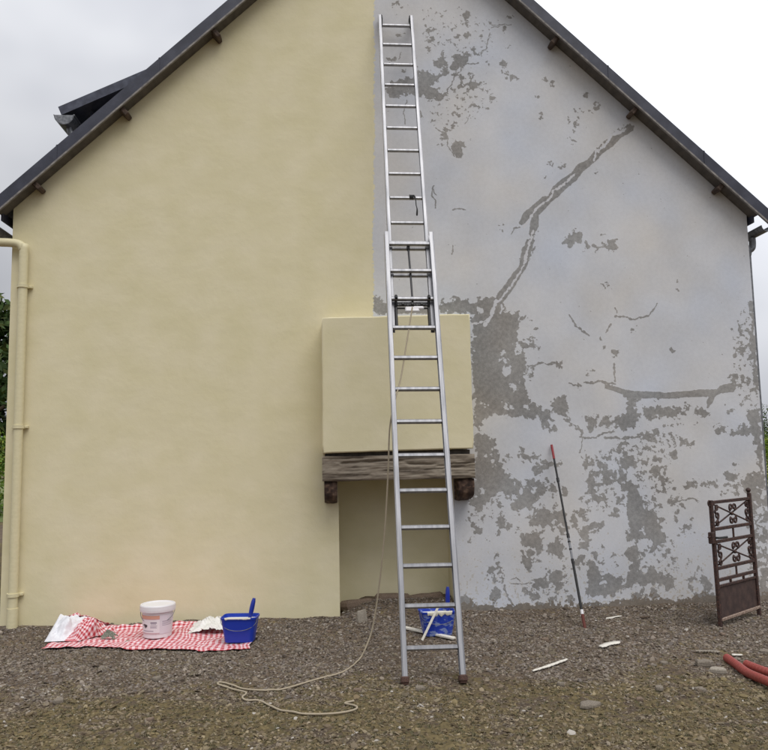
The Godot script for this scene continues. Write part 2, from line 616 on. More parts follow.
var moss_mask: PackedByteArray
const GS := 1536
func ground_tex() -> ImageTexture:
	var a := seamless(noise(0.010, 71, 4), GS, GS).get_data()
	var b := seamless(noise(0.07, 72, 4), GS, GS).get_data()
	var f := seamless(noise(0.25, 73, 3), GS, GS).get_data()
	moss_mask = PackedByteArray()
	moss_mask.resize(GS * GS)
	var out := PackedByteArray()
	out.resize(GS * GS * 3)
	for j in GS:
		var zz := j * 10.0 / GS - 2.0
		var lean := -0.22 + 0.70 * smoothstep(1.4, 2.8, zz)      # moss has taken hold away from the house
		for i in GS:
			var k := j * GS + i
			var ta := a[k] / 127.5 - 1.0
			var tb := b[k] / 127.5 - 1.0
			var tf := f[k] / 127.5 - 1.0
			var e := 1.0 + 0.14 * ta + 0.22 * tb + 0.26 * tf
			var r := 96.0 * e
			var g := 84.0 * e
			var bl := 72.0 * e
			var mo := lean + 0.55 * ta + 0.55 * tb + 0.12 * tf
			if mo > 0.12:
				var q := clampf((mo - 0.12) * 3.0, 0.0, 1.0) * 0.8
				r = lerpf(r, 94.0 * e, q); g = lerpf(g, 84.0 * e, q); bl = lerpf(bl, 58.0 * e, q)
				moss_mask[k] = int(q * 255)
			out[k * 3] = clampi(int(r), 0, 255)
			out[k * 3 + 1] = clampi(int(g), 0, 255)
			out[k * 3 + 2] = clampi(int(bl), 0, 255)
	return tex(Image.create_from_data(GS, GS, false, Image.FORMAT_RGB8, out))

func moss_at(x: float, z: float) -> float:
	var i := clampi(int((x + 5.0) / 10.0 * GS), 0, GS - 1)
	var j := clampi(int((z + 2.0) / 10.0 * GS), 0, GS - 1)
	return moss_mask[j * GS + i] / 255.0

# an angular pebble of radius about 1
func pebble(sd: int, squash: float, rough := 0.28) -> ArrayMesh:
	var r := RandomNumberGenerator.new()
	r.seed = sd
	var t := (1.0 + sqrt(5.0)) / 2.0
	var v := []
	for p in [[-1, t, 0], [1, t, 0], [-1, -t, 0], [1, -t, 0], [0, -1, t], [0, 1, t], [0, -1, -t], [0, 1, -t], [t, 0, -1], [t, 0, 1], [-t, 0, -1], [-t, 0, 1]]:
		var q := Vector3(p[0], p[1], p[2]).normalized() * r.randf_range(1.0 - rough, 1.0 + rough)
		v.append(Vector3(q.x, q.y * squash, q.z * 0.8))
	var st := begin()
	for f in [[0, 11, 5], [0, 5, 1], [0, 1, 7], [0, 7, 10], [0, 10, 11], [1, 5, 9], [5, 11, 4], [11, 10, 2], [10, 7, 6], [7, 1, 8], [3, 9, 4], [3, 4, 2], [3, 2, 6], [3, 6, 8], [3, 8, 9], [4, 9, 5], [2, 4, 11], [6, 2, 10], [8, 6, 7], [9, 8, 1]]:
		tri(st, v[f[0]], v[f[2]], v[f[1]])
	return mesh_of(st)

func scatter(called: String, me: Mesh, m: Material, xf: Array, cols: Array, label: String, category: String) -> void:
	var mm := MultiMesh.new()
	mm.transform_format = MultiMesh.TRANSFORM_3D
	mm.use_colors = true
	mm.mesh = me
	mm.instance_count = xf.size()
	for k in xf.size():
		mm.set_instance_transform(k, xf[k])
		mm.set_instance_color(k, cols[k])
	var o := MultiMeshInstance3D.new()
	o.name = numbered(called)
	o.multimesh = mm
	o.material_override = m
	add_child(o)
	tag(o, label, category, "", "stuff")

func gravel() -> void:
	var m := mat(Color.WHITE, 0.93, 0.0, 0.3)
	m.vertex_color_use_as_albedo = true
	var r := RandomNumberGenerator.new()
	r.seed = 99
	var dens := noise(1.3, 81, 3)
	var tones := [Color(0.155, 0.124, 0.099), Color(0.20, 0.166, 0.136), Color(0.108, 0.086, 0.067), Color(0.245, 0.21, 0.175), Color(0.165, 0.138, 0.098), Color(0.172, 0.148, 0.132)]
	for kind in 3:
		var me := pebble(200 + kind, [0.45, 0.3, 0.6][kind])
		var xf := []
		var cols := []
		for k in 80000:
			var x := r.randf_range(-4.6, 4.6)
			var z := r.randf_range(-0.30, 4.3)
			var s := 0.0042 + 0.0105 * pow(r.randf(), 2.0)
			if r.randf() < 0.035: s *= 1.9
			if z < 0.02 and (x < NL + 0.03 or x > NR - 0.03): continue
			var q := dens.get_noise_2d(x, z)
			if r.randf() < moss_at(x, z) * 0.3: continue
			if z > 2.0 and r.randf() < 0.12 - q: continue
			if r.randf() > 0.75 + 0.6 * q: continue
			var b := Basis.from_euler(Vector3(r.randf_range(-0.6, 0.6), r.randf() * TAU, r.randf_range(-0.6, 0.6))).scaled_local(Vector3(s * r.randf_range(0.8, 1.5), s, s))
			xf.append(Transform3D(b, on_ground(x, z, s * 0.12)))
			var c: Color = tones[r.randi() % tones.size()] * r.randf_range(0.7, 1.3)
			var mo := moss_at(x, z) + (0.5 if z > 2.2 + 0.8 * q else 0.0)
			c = Color(c.r, c.g * lerpf(1.0, 0.96, mo), c.b * lerpf(1.0, 0.78, mo))      # earth and dried moss cling to them
			if r.randf() < 0.012: c = Color(0.40, 0.37, 0.33)
			cols.append(c)
		scatter("gravel", me, m, xf, cols, ["small angular gravel chips spread over the bare ground", "thin flat gravel flakes spread over the bare ground", "rounder gravel lumps spread over the bare ground"][kind], "gravel")
	# moss and short weeds
	var st := begin()
	var q := RandomNumberGenerator.new()
	q.seed = 5
	for k in 9:
		var a := q.randf() * TAU
		var lean := q.randf_range(0.2, 1.0)
		var base := Vector3(q.randf_range(-0.5, 0.5), 0, q.randf_range(-0.5, 0.5))
		var side := Vector3(-sin(a), 0, cos(a)) * 0.16
		tri(st, base - side, base + Vector3(cos(a) * lean, q.randf_range(0.5, 1.0), sin(a) * lean), base + side)
	var tuft := mesh_of(st)
	var xf := []
	var cols := []
	for k in 60000:
		if xf.size() > 15000: break
		var x := r.randf_range(-4.6, 4.6)
		var z := r.randf_range(0.3, 4.3)
		if r.randf() > moss_at(x, z): continue
		var s := r.randf_range(0.008, 0.02)
		xf.append(Transform3D(Basis(Vector3.UP, r.randf() * TAU).scaled_local(Vector3(s, s * 0.8, s)), on_ground(x, z, -0.001)))
		var t := r.randf_range(0.75, 1.25)
		cols.append(Color(0.115, 0.108, 0.062) * t if r.randf() < 0.5 else Color(0.16, 0.14, 0.095) * t)
	var gm := mat(Color.WHITE, 0.9, 0.0, 0.2)
	gm.vertex_color_use_as_albedo = true
	gm.cull_mode = BaseMaterial3D.CULL_DISABLED
	scatter("moss", tuft, gm, xf, cols, "low olive moss and weeds patching the trodden ground", "moss")

# ---------------------------------------------------------------- house
# a flat outline with uv in metres (3 m to a repeat) or on the flaking wall's own sheet
func face(st: SurfaceTool, pts: Array, peel := false) -> void:
	var n: Vector3 = (pts[1] - pts[0]).cross(pts[2] - pts[0]).abs()
	var flat := PackedVector2Array()
	for p in pts:
		if n.z >= n.x and n.z >= n.y: flat.append(Vector2(p.x, p.y))
		elif n.x >= n.y: flat.append(Vector2(-p.z, p.y))
		else: flat.append(Vector2(p.x, -p.z))
	var ids := Geometry2D.triangulate_polygon(flat)
	for i in ids:
		var q := flat[i]
		if peel: st.set_uv(Vector2((q.x - PX0) / PW, 1.0 - (q.y - PY0) / PH))
		else: st.set_uv(Vector2(q.x, -q.y) / 3.0)
		st.add_vertex(pts[i])

func slope_prism(st: SurfaceTool, side: float, e0: float, e1: float, o0: float, o1: float, z0: float, z1: float) -> void:
	var P := func(e: float, o: float, z: float) -> Vector3: return Vector3(AX + side * e, YU - SL * e + o, z)
	var a := [P.call(e0, o0, z0), P.call(e1, o0, z0), P.call(e1, o1, z0), P.call(e0, o1, z0)]
	var b := [P.call(e0, o0, z1), P.call(e1, o0, z1), P.call(e1, o1, z1), P.call(e0, o1, z1)]
	if side < 0:
		var t := a; a = b; b = t
	quad(st, a[0], a[1], a[2], a[3]); quad(st, b[3], b[2], b[1], b[0])
	for k in 4:
		var e := (k + 1) % 4
		quad(st, a[k], b[k], b[e], a[e])

func half_gutter(st: SurfaceTool, x: float, y: float, r: float, z0: float, z1: float) -> void:
	var out := []
	for k in 13:
		var a := PI + PI * k / 12.0
		out.append(Vector2(cos(a), sin(a)))
	var rings := []
	for z in [z0, z1]:
		var ring := []
		for q in out: ring.append(Vector3(x + q.x * r, y + q.y * r, z))
		for k in 13:
			var q: Vector2 = out[12 - k]
			ring.append(Vector3(x + q.x * (r - 0.006), y + q.y * (r - 0.006), z))
		rings.append(ring)
	loft(st, rings)
	for ring in rings:
		for k in 12: quad(st, ring[k], ring[k + 1], ring[24 - k], ring[25 - k])
	tube(st, [Vector3(x + r, y, z0), Vector3(x + r, y, z1)], 0.009, 8)
	tube(st, [Vector3(x - r, y, z0), Vector3(x - r, y, z1)], 0.006, 6)

func house() -> void:
	var h := thing("house", "gable-ended house, left half freshly painted cream, right half flaking grey", "house", Vector3.ZERO)
	# front wall
	var st := begin()
	var top := -0.131
	face(st, [Vector3(-HW, -0.1, 0), Vector3(-HW, roof_y(-HW), 0), Vector3(top, roof_y(top), 0), Vector3(-0.237, 2.9, 0), Vector3(-0.237, 1.62, 0), Vector3(NL, 1.62, 0), Vector3(NL, -0.1, 0)])
	part("painted_wall", st, M.yellow, h).set_meta("label", "smooth freshly painted cream half of the gable wall")
	st = begin()
	face(st, [Vector3(-0.237, 1.62, 0), Vector3(-0.237, 2.9, 0), Vector3(top, roof_y(top), 0), Vector3(AX, YU, 0), Vector3(HW, roof_y(HW), 0), Vector3(HW, -0.1, 0), Vector3(NR, -0.1, 0), Vector3(NR, 1.62, 0)], true)
	part("flaking_wall", st, M.peel, h).set_meta("label", "unpainted half of the gable wall, grey paint flaking from cracked render")
	st = begin()
	var d := -0.48
	face(st, [Vector3(NL, -0.1, d), Vector3(NL, 1.62, d), Vector3(NR, 1.62, d), Vector3(NR, -0.1, d)])
	face(st, [Vector3(NL, -0.1, d), Vector3(NL, 1.62, d), Vector3(NL, 1.62, 0), Vector3(NL, -0.1, 0)])
	face(st, [Vector3(NR, -0.1, d), Vector3(NR, 1.62, d), Vector3(NR, 1.62, 0), Vector3(NR, -0.1, 0)])
	face(st, [Vector3(NL, 1.62, d), Vector3(NL, 1.62, 0), Vector3(NR, 1.62, 0), Vector3(NR, 1.62, d)])
	part("niche", st, M.yellow, h).set_meta("label", "shaded recess under the timber beam, painted cream")
	for s in [-1.0, 1.0]:
		st = begin()
		var x0: float = s * HW
		var x1: float = s * (HW - 0.35)
		var y: float = minf(roof_y(x0), roof_y(x1)) - 0.002
		cbox(st, Vector3((x0 + x1) / 2, y / 2 - 0.05, -DEPTH / 2 - 0.002), Vector3(0.35, y + 0.1, DEPTH - 0.004), 0.002)
		var sm := grain([[0.2, c8(196, 188, 160)], [0.8, c8(206, 198, 172)]], 0.02, 33, Vector3(0.4, 0.4, 0.4), 0.9, 0.05, 0.03) if s < 0 else grain([[0.2, c8(150, 144, 138)], [0.45, c8(166, 162, 158)], [0.6, c8(198, 200, 204)], [0.8, c8(206, 208, 212)]], 0.02, 34, Vector3(0.5, 0.5, 0.5), 0.9, 0.05, 0.03)
		part("side_wall", st, sm, h)
	st = begin()
	face(st, [Vector3(-HW, -0.1, -DEPTH), Vector3(-HW, roof_y(-HW), -DEPTH), Vector3(AX, YU, -DEPTH), Vector3(HW, roof_y(HW), -DEPTH), Vector3(HW, -0.1, -DEPTH)])
	part("back_wall", st, M.yellow, h)
	# roof
	for s in [-1.0, 1.0]:
		st = begin()
		slope_prism(st, s, 0.0, 3.85, 0.002, 0.135, OH - 0.001, -DEPTH - 0.25)
		part("roof_slope", st, M.slate, h)
		st = begin()
		slope_prism(st, s, 0.0, 3.845, -0.012, 0.0, OH - 0.012, 0.003)
		part("soffit_board", st, M.soffit, h)
		st = begin()
		slope_prism(st, s, 0.0, 4.0, 0.0, 0.148, OH + 0.016, OH)
		part("verge_board", st, M.verge, h)
		st = begin()
		slope_prism(st, s, 0.0, 3.995, -0.024, -0.001, OH + 0.026, OH + 0.001)
		part("verge_trim", st, M.trim, h)
		var e := 0.35
		while e < 3.9:                       # lapped joints of the verge flashing
			st = begin()
			slope_prism(st, s, e, e + 0.012, -0.002, 0.152, OH + 0.021, OH + 0.012)
			part("flashing_seam", st, M.verge, h)
			e += 0.98
		st = begin()
		var gx: float = AX + s * 3.94
		half_gutter(st, gx, 3.862, 0.06, 0.13, -DEPTH - 0.2)
		part("gutter", st, M.zinc, h)
	st = begin()
	tube(st, [Vector3(AX, YU + 0.11, OH + 0.02), Vector3(AX, YU + 0.11, -DEPTH - 0.25)], 0.09, 10)
	part("ridge_cap", st, M.slate, h)
	for q in [[-1.78, 5.756], [-2.676, 4.933], [-3.497, 4.082], [1.733, 5.806], [2.544, 4.988], [3.42, 4.113]]:
		st = begin()
		var ang: float = -atan(SL) * signf(q[0])
		cbox(st, Vector3(q[0] * 1.0096 + 0.006, roof_y(q[0]) - 0.068, OH * 0.48), Vector3(0.052, 0.13, OH * 0.92), 0.010, Basis(Vector3(0, 0, 1), ang))
		part("purlin_end", st, M.purlin, h)
	for s in [-1.0, 1.0]:
		st = begin()
		cbox(st, Vector3(AX + s * 3.835, roof_y(AX + 3.835) - 0.036, -DEPTH / 2 + 0.07), Vector3(0.02, 0.085, DEPTH), 0.003)
		part("fascia_board", st, M.verge, h)
	# right: short swan neck behind the corner, then down the side wall
	st = begin()
	var rp := curve([Vector3(3.895, 3.80, -0.12), Vector3(3.895, 3.74, -0.12), Vector3(3.885, 3.69, -0.12), Vector3(3.85, 3.66, -0.12), Vector3(3.835, 3.60, -0.12), Vector3(3.83, 3.4, -0.12), Vector3(3.83, 0.05, -0.12)], 5)
	tube(st, rp, 0.035, 12)
	part("downpipe", st, M.zinc, h).set_meta("label", "grey downpipe behind the right-hand corner")
	# left: painted pipe led round onto the gable
	var pm := Node3D.new()
	pm.name = "drainpipe"
	h.add_child(pm)
	pm.set_meta("label", "cream painted drainpipe running down the gable's left edge")
	st = begin()
	tube(st, curve([Vector3(-3.965, 3.81, 0.065), Vector3(-3.965, 3.76, 0.065), Vector3(-3.94, 3.715, 0.065), Vector3(-3.88, 3.70, 0.065), Vector3(-3.78, 3.695, 0.065), Vector3(-3.69, 3.68, 0.065), Vector3(-3.648, 3.63, 0.065), Vector3(-3.64, 3.54, 0.065), Vector3(-3.64, 2.0, 0.065), Vector3(-3.64, -0.03, 0.065)], 6), 0.042, 16)
	part("pipe", st, M.pipe_paint, pm)
	for y in [3.26, 1.89, 0.32]:
		st = begin()
		tube(st, [Vector3(-3.64, y - 0.016, 0.065), Vector3(-3.64, y + 0.016, 0.065)], 0.052, 16)
		cbox(st, Vector3(-3.64, y, 0.02), Vector3(0.15, 0.026, 0.038), 0.004)
		part("pipe_clip", st, M.pipe_paint, pm)
	st = begin()
	tube(st, [Vector3(-3.64, 0.2, 0.065), Vector3(-3.64, -0.02, 0.066)], [0.049, 0.05], 16)
	part("pipe_socket", st, M.pipe_paint, pm)
	hood(h)
	dormer(h)

func hood(h: Node3D) -> void:
	# plastered chimney hood on a timber beam
	var st := begin()
	var c := [Vector3(-0.742, 1.580, 0), Vector3(-0.735, 2.880, 0), Vector3(0.705, 2.908, 0), Vector3(0.703, 1.600, 0)]
	var mid := Vector3(-0.02, 2.24, 0)
	var rings := []
	var un := noise(2.6, 88, 3)
	var rim := []
	for k in 4:
		for s in 16: rim.append(c[k].lerp(c[(k + 1) % 4], s / 16.0))
	for z in [[0.002, 0.0], [0.12, 0.0], [0.24, 0.0], [0.336, 0.001], [0.346, 0.005], [0.35, 0.013]]:
		var r := []
		for p in rim:
			var j := Vector2(un.get_noise_3d(p.x * 2.0, p.y * 2.0, z[0]), un.get_noise_3d(p.x * 2.0, p.y * 2.0, z[0] + 9.0)) * 0.007
			var q: Vector3 = p - Vector3(signf(p.x - mid.x) if absf(p.x - mid.x) > 0.7 else 0.0, signf(p.y - mid.y) if absf(p.y - mid.y) > 0.63 else 0.0, 0) * z[1]
			r.append(Vector3(q.x + j.x, q.y + j.y, z[0]))
		rings.append(r)
	for k in rings.size() - 1:
		st.set_smooth_group(5)
		for s in rim.size():
			var e := (s + 1) % rim.size()
			quad_uv(st, [rings[k][s], rings[k + 1][s], rings[k + 1][e], rings[k][e]], [Vector2(rings[k][s].x + rings[k][s].z, -rings[k][s].y) / 3.0, Vector2(rings[k + 1][s].x + rings[k + 1][s].z, -rings[k + 1][s].y) / 3.0, Vector2(rings[k + 1][e].x + rings[k + 1][e].z, -rings[k + 1][e].y) / 3.0, Vector2(rings[k][e].x + rings[k][e].z, -rings[k][e].y) / 3.0])
	st.set_smooth_group(-1)
	face(st, rings[rings.size() - 1])
	part("chimney_hood", st, M.yellow, h).set_meta("label", "boxy plastered chimney hood painted cream, standing on the beam")
	st = begin()
	cbox(st, Vector3(-0.02, 1.566, 0.13), Vector3(1.40, 0.05, 0.25), 0.004)
	part("mortar_bed", st, M.soffit, h)
	# beam, weathered and split
	var gr := noise(1.0, 91, 4)
	var x0 := -0.745
	var x1 := 0.71
	var n := 150
	var prof := []                    # y, z round the section; the front is finely divided
	for k in 4: prof.append([1.318, 0.03 + 0.075 * k])
	for k in 30: prof.append([1.318 + 0.232 * k / 29.0, 0.332])
	for k in 4: prof.append([1.55, 0.255 - 0.075 * k])
	rings = []
	for i in n + 1:
		var x := lerpf(x0, x1, float(i) / n)
		var ring := []
		for p in prof:
			var y: float = p[0]
			var z: float = p[1]
			var edge := 1.0 - smoothstep(0.0, 0.02, minf(absf(y - 1.318), absf(y - 1.55)))
			var dz := gr.get_noise_2d(x * 2.2, y * 46.0) * 0.007 + gr.get_noise_2d(x * 7.0, y * 14.0 + 30.0) * 0.006
			var drift := 1.0 + 0.25 * gr.get_noise_2d(x * 3.0, 3.0)
			for gsp in [[1.487, -0.60, 0.05, 0.024, 0.010, 0.02], [1.47, 0.02, 0.36, 0.022, 0.010, -0.05], [1.40, -0.2, 0.62, 0.013, 0.006, 0.03], [1.375, -0.7, -0.25, 0.010, 0.005, -0.02], [1.44, 0.3, 0.71, 0.016, 0.007, 0.06], [1.525, -0.74, -0.3, 0.018, 0.008, 0.0]]:
				var yc: float = gsp[0] + gsp[5] * (x - gsp[1]) + 0.010 * gr.get_noise_2d(x * 5.0, gsp[0] * 50.0)
				var fade := smoothstep(gsp[1], gsp[1] + 0.08, x) * (1.0 - smoothstep(gsp[2] - 0.08, gsp[2], x))
				dz -= gsp[3] * drift * fade * exp(-pow((y - yc) / gsp[4], 2.0))
			if z > 0.3: z += dz - 0.010 * edge
			y += gr.get_noise_2d(x * 2.5, 70.0 + y) * 0.006
			ring.append(Vector3(x, y, z))
		rings.append(ring)
	st = begin()
	st.set_smooth_group(3)
	for i in n:
		for s in prof.size():
			var e := (s + 1) % prof.size()
			quad(st, rings[i][s], rings[i][e], rings[i + 1][e], rings[i + 1][s])
	st.set_smooth_group(-1)
	fan(st, rings[0]); fan(st, rings[n], false)
	part("timber_beam", st, M.beam, h).set_meta("label", "weathered grey-brown timber beam, split along its grain")
	for q in [[-0.728, -0.606], [0.555, 0.708]]:
		st = begin()
		var w: float = q[1] - q[0]
		var sec := [Vector2(0.004, 1.314), Vector2(0.292, 1.314), Vector2(0.298, 1.27), Vector2(0.288, 1.19), Vector2(0.262, 1.15), Vector2(0.21, 1.128), Vector2(0.10, 1.10), Vector2(0.004, 1.09)]
		var ra := []
		for k in 5:
			var t := k / 4.0
			var ins := 0.010 if k == 0 or k == 4 else 0.0
			var r := []
			for p in sec: r.append(Vector3(q[0] + w * t, p.y + (ins if p.y < 1.2 else 0.0) + 0.006 * gr.get_noise_2d(t * 3.0 + q[0] * 9.0, p.x * 20.0), p.x - (ins if p.x > 0.1 else 0.0)))
			ra.append(r)
		loft(st, ra)
		fan(st, ra[0], false); fan(st, ra[4])
		part("corbel", st, M.corbel, h)

func dormer(h: Node3D) -> void:
	var d := Node3D.new()
	d.name = "dormer"
	h.add_child(d)
	d.set_meta("label", "low shed dormer with zinc gutter on the left roof slope")
	var y_at := func(x: float) -> float: return 5.60 + 0.478 * (x + 3.74)
	var st := begin()
	var a := []
	for z in [-1.0, -3.0]:
		a.append([Vector3(-3.74, y_at.call(-3.74), z), Vector3(-0.62, y_at.call(-0.62), z), Vector3(-0.62, y_at.call(-0.62) - 0.1, z), Vector3(-3.70, y_at.call(-3.70) - 0.115, z)])
	loft(st, a); fan(st, a[0]); fan(st, a[1], false)
	part("dormer_roof", st, M.slate, d)
	st = begin()
	var y1: float = y_at.call(-3.42) - 0.12
	for z in [-1.14, -2.86]:
		face(st, [Vector3(-3.42, y1, z), Vector3(-0.9, y_at.call(-0.9) - 0.12, z), Vector3(-0.9, roof_y(-0.9) + 0.1, z), Vector3(-3.42, roof_y(-3.42) + 0.1, z)])
	face(st, [Vector3(-3.42, y1, -1.14), Vector3(-3.42, y1, -2.86), Vector3(-3.42, roof_y(-3.42) + 0.1, -2.86), Vector3(-3.42, roof_y(-3.42) + 0.1, -1.14)])
	part("dormer_wall", st, M.verge, d)
	st = begin()
	cbox(st, Vector3(-3.425, 4.95, -2.0), Vector3(0.05, 0.8, 1.2), 0.006)
	part("window", st, M.white_plastic, d)
	st = begin()
	half_gutter(st, -3.665, 5.495, 0.112, -0.98, -3.05)
	part("gutter", st, M.zinc, d)
	for z in [-0.984, -3.046]:                # closed ends
		st = begin()
		for side in 2:
			var ring := []
			for k in 15:
				var a2 := PI + PI * k / 14.0
				ring.append(Vector3(-3.665 + cos(a2) * 0.108, 5.495 + sin(a2) * 0.108, z + 0.004 * side))
			fan(st, ring, side == 0)
		part("gutter_end", st, M.zinc, d)
	st = begin()
	tube(st, curve([Vector3(-3.64, 5.40, -1.10), Vector3(-3.63, 5.34, -1.10), Vector3(-3.58, 5.29, -1.10), Vector3(-3.50, 5.27, -1.10), Vector3(-3.45, 5.22, -1.10), Vector3(-3.44, 4.9, -1.10)], 5), 0.035, 12)
	part("gutter_outlet", st, M.zinc, d)

# ---------------------------------------------------------------- ladder, rope, pole
const LF := Vector3(0.0208, 0.0, 2.1989)
const LT := Vector3(0.0725, 6.1921, 0.05)
func ladder() -> void:
	var l := thing("ladder", "tall aluminium extension ladder leaning against the gable wall", "ladder")
	var y := (LT - LF).normalized()
	var x := (Vector3.RIGHT - y * y.x).normalized()
	var b := Basis(x, y, x.cross(y))
	l.transform = Transform3D(b, LF)
	var lo := Node3D.new(); lo.name = "lower_section"; l.add_child(lo)
	var up := Node3D.new(); up.name = "upper_section"; l.add_child(up)
	for s in [-1.0, 1.0]:
		var st := begin()
		rail(st, Vector3(s * 0.199, 0.0, 0.035), 0.03, 3.70, 0.040, 0.064, s)
		part("rail", st, M.alu, lo)
		st = begin()
		rail(st, Vector3(s * 0.168, 0.0, -0.022), 2.74, 6.51, 0.034, 0.05, s)
		part("rail", st, M.alu, up)
		st = begin()
		cbox(st, Vector3(s * 0.199, 0.022, 0.035), Vector3(0.056, 0.045, 0.084), 0.008)
		for k in 3: cbox(st, Vector3(s * 0.199, -0.004, 0.008 + 0.027 * k), Vector3(0.044, 0.012, 0.012), 0.003)
		part("foot", st, M.rubber, lo)
		st = begin()
		cbox(st, Vector3(s * 0.150, 6.44, -0.022), Vector3(0.018, 0.15, 0.052), 0.008)
		tube(st, [Vector3(s * 0.138, 6.47, -0.03), Vector3(s * 0.168, 6.47, -0.03)], 0.024, 12)
		part("wall_bumper", st, M.black, up)
		st = begin()
		cbox(st, Vector3(s * 0.140, 2.86, 0.0), Vector3(0.022, 0.19, 0.05), 0.006)
		tube(st, curve([Vector3(s * 0.140, 2.95, 0.0), Vector3(s * 0.140, 3.01, 0.03), Vector3(s * 0.140, 3.04, 0.06), Vector3(s * 0.140, 3.0, 0.085)], 4), 0.012, 8)
		part("rung_hook", st, M.black, up)
	for k in 13:
		var st := begin()
		cbox(st, Vector3(0, 0.225 + 0.28 * k, 0.035), Vector3(0.372, 0.034, 0.034), 0.008)
		part("rung", st, M.alu, lo)
		st = begin()
		cbox(st, Vector3(0, 3.014 + 0.28 * k, -0.022), Vector3(0.308, 0.032, 0.030), 0.008)
		part("rung", st, M.alu, up)
	var st := begin()
	cbox(st, Vector3(0, 2.985, 0.012), Vector3(0.30, 0.035, 0.02), 0.005)
	cbox(st, Vector3(0, 2.945, 0.014), Vector3(0.29, 0.014, 0.016), 0.004)
	for k in 7: cbox(st, Vector3(-0.12 + 0.04 * k, 2.972 + 0.012 * (k % 2), 0.026), Vector3(0.022, 0.024, 0.012), 0.003)
	part("latch_bar", st, M.black, up)
	st = begin()
	cbox(st, Vector3(-0.005, 2.925, 0.03), Vector3(0.12, 0.05, 0.02), 0.008)
	cbox(st, Vector3(0.05, 2.94, 0.032), Vector3(0.09, 0.03, 0.018), 0.008)
	part("latch_lever", st, M.white_plastic, up)
	st = begin()
	tube(st, [Vector3(-0.006, 3.585, 0.0), Vector3(0.0, 3.3, 0.01), Vector3(0.004, 2.99, 0.014)], 0.009, 8)
	tube(st, [Vector3(-0.018, 3.565, 0.0), Vector3(0.006, 3.565, 0.0)], 0.024, 14)
	part("pulley_cord", st, M.dark_metal, lo)
	st = begin()
	cbox(st, Vector3(0, 3.62, 0.012), Vector3(0.40, 0.018, 0.02), 0.004)
	part("guide_bar", st, M.alu, lo)

func rail(st: SurfaceTool, at: Vector3, s0: float, s1: float, w: float, d: float, side: float) -> void:
	# channel: web and two flanges turned inwards
	var m := (s0 + s1) / 2
	var n := s1 - s0
	cbox(st, at + Vector3(side * (w / 2 - 0.004), m, 0), Vector3(0.006, n, d), 0.002)
	cbox(st, at + Vector3(-side * 0.003, m, d / 2 - 0.003), Vector3(w - 0.007, n - 0.001, 0.0055), 0.002)
	cbox(st, at + Vector3(-side * 0.003, m, -d / 2 + 0.003), Vector3(w - 0.007, n - 0.001, 0.0055), 0.002)

func rope() -> void:
	var air := [Vector3(0.040, 2.79, 1.275), Vector3(-0.02, 2.50, 1.37), Vector3(-0.09, 2.17, 1.48), Vector3(-0.150, 1.98, 1.57), Vector3(-0.196, 1.76, 1.575), Vector3(-0.213, 1.44, 1.56), Vector3(-0.247, 0.97, 1.53), Vector3(-0.292, 0.58, 1.50), Vector3(-0.350, 0.236, 1.48), Vector3(-0.414, 0.076, 1.52)]
	var flat := [Vector2(-0.474, 1.581), Vector2(-0.593, 1.922), Vector2(-0.795, 2.075), Vector2(-1.014, 2.204), Vector2(-1.151, 2.229), Vector2(-1.287, 2.144), Vector2(-1.430, 2.034), Vector2(-1.448, 2.078), Vector2(-1.342, 2.172), Vector2(-1.238, 2.281), Vector2(-1.252, 2.363), Vector2(-1.215, 2.428), Vector2(-1.130, 2.451), Vector2(-0.998, 2.629), Vector2(-0.840, 2.751), Vector2(-0.677, 2.779), Vector2(-0.563, 2.740), Vector2(-0.518, 2.691), Vector2(-0.535, 2.633), Vector2(-0.590, 2.569), Vector2(-0.532, 2.538)]
	for q in flat: air.append(on_ground(q.x, q.y, 0.012))
	var pts := curve(air, 7)
	for k in pts.size():
		var p: Vector3 = pts[k]
		if p.y < 0.06: pts[k] = Vector3(p.x, maxf(p.y, gh(p.x, p.z) + 0.010), p.z)
	var st := begin()
	var rad := []
	for k in pts.size(): rad.append(0.0062 + 0.0004 * (k % 2))
	tube(st, pts, rad, 7)
	var o := part("rope", st, M.cord)
	tag(o, "pale hauling rope hanging from the ladder and snaking over the ground", "rope")
	# cord knotted round a rung
	var y := (LT - LF).normalized()
	var c := LF + y * 4.134 + Vector3(0, 0.0, 0.02)
	st = begin()
	var loop := []
	for k in 25:
		var a := TAU * k / 8.0
		loop.append(c + Vector3(0.035 + 0.0016 * k, cos(a) * 0.021, sin(a) * 0.021 - 0.04))
	tube(st, loop, 0.006, 6)
	tube(st, curve([loop[24], c + Vector3(0.085, -0.02, 0.0), c + Vector3(0.088, -0.09, 0.012), c + Vector3(0.096, -0.13, 0.014), c + Vector3(0.092, -0.19, 0.014)], 5), [0.006, 0.006, 0.006, 0.006, 0.006, 0.005, 0.005, 0.005, 0.005, 0.005, 0.005, 0.005, 0.005, 0.005, 0.006, 0.007, 0.008, 0.009, 0.009, 0.009, 0.006], 6)
	o = part("tie_cord", st, M.black)
	tag(o, "short black cord knotted round a ladder rung, its end dangling", "cord")

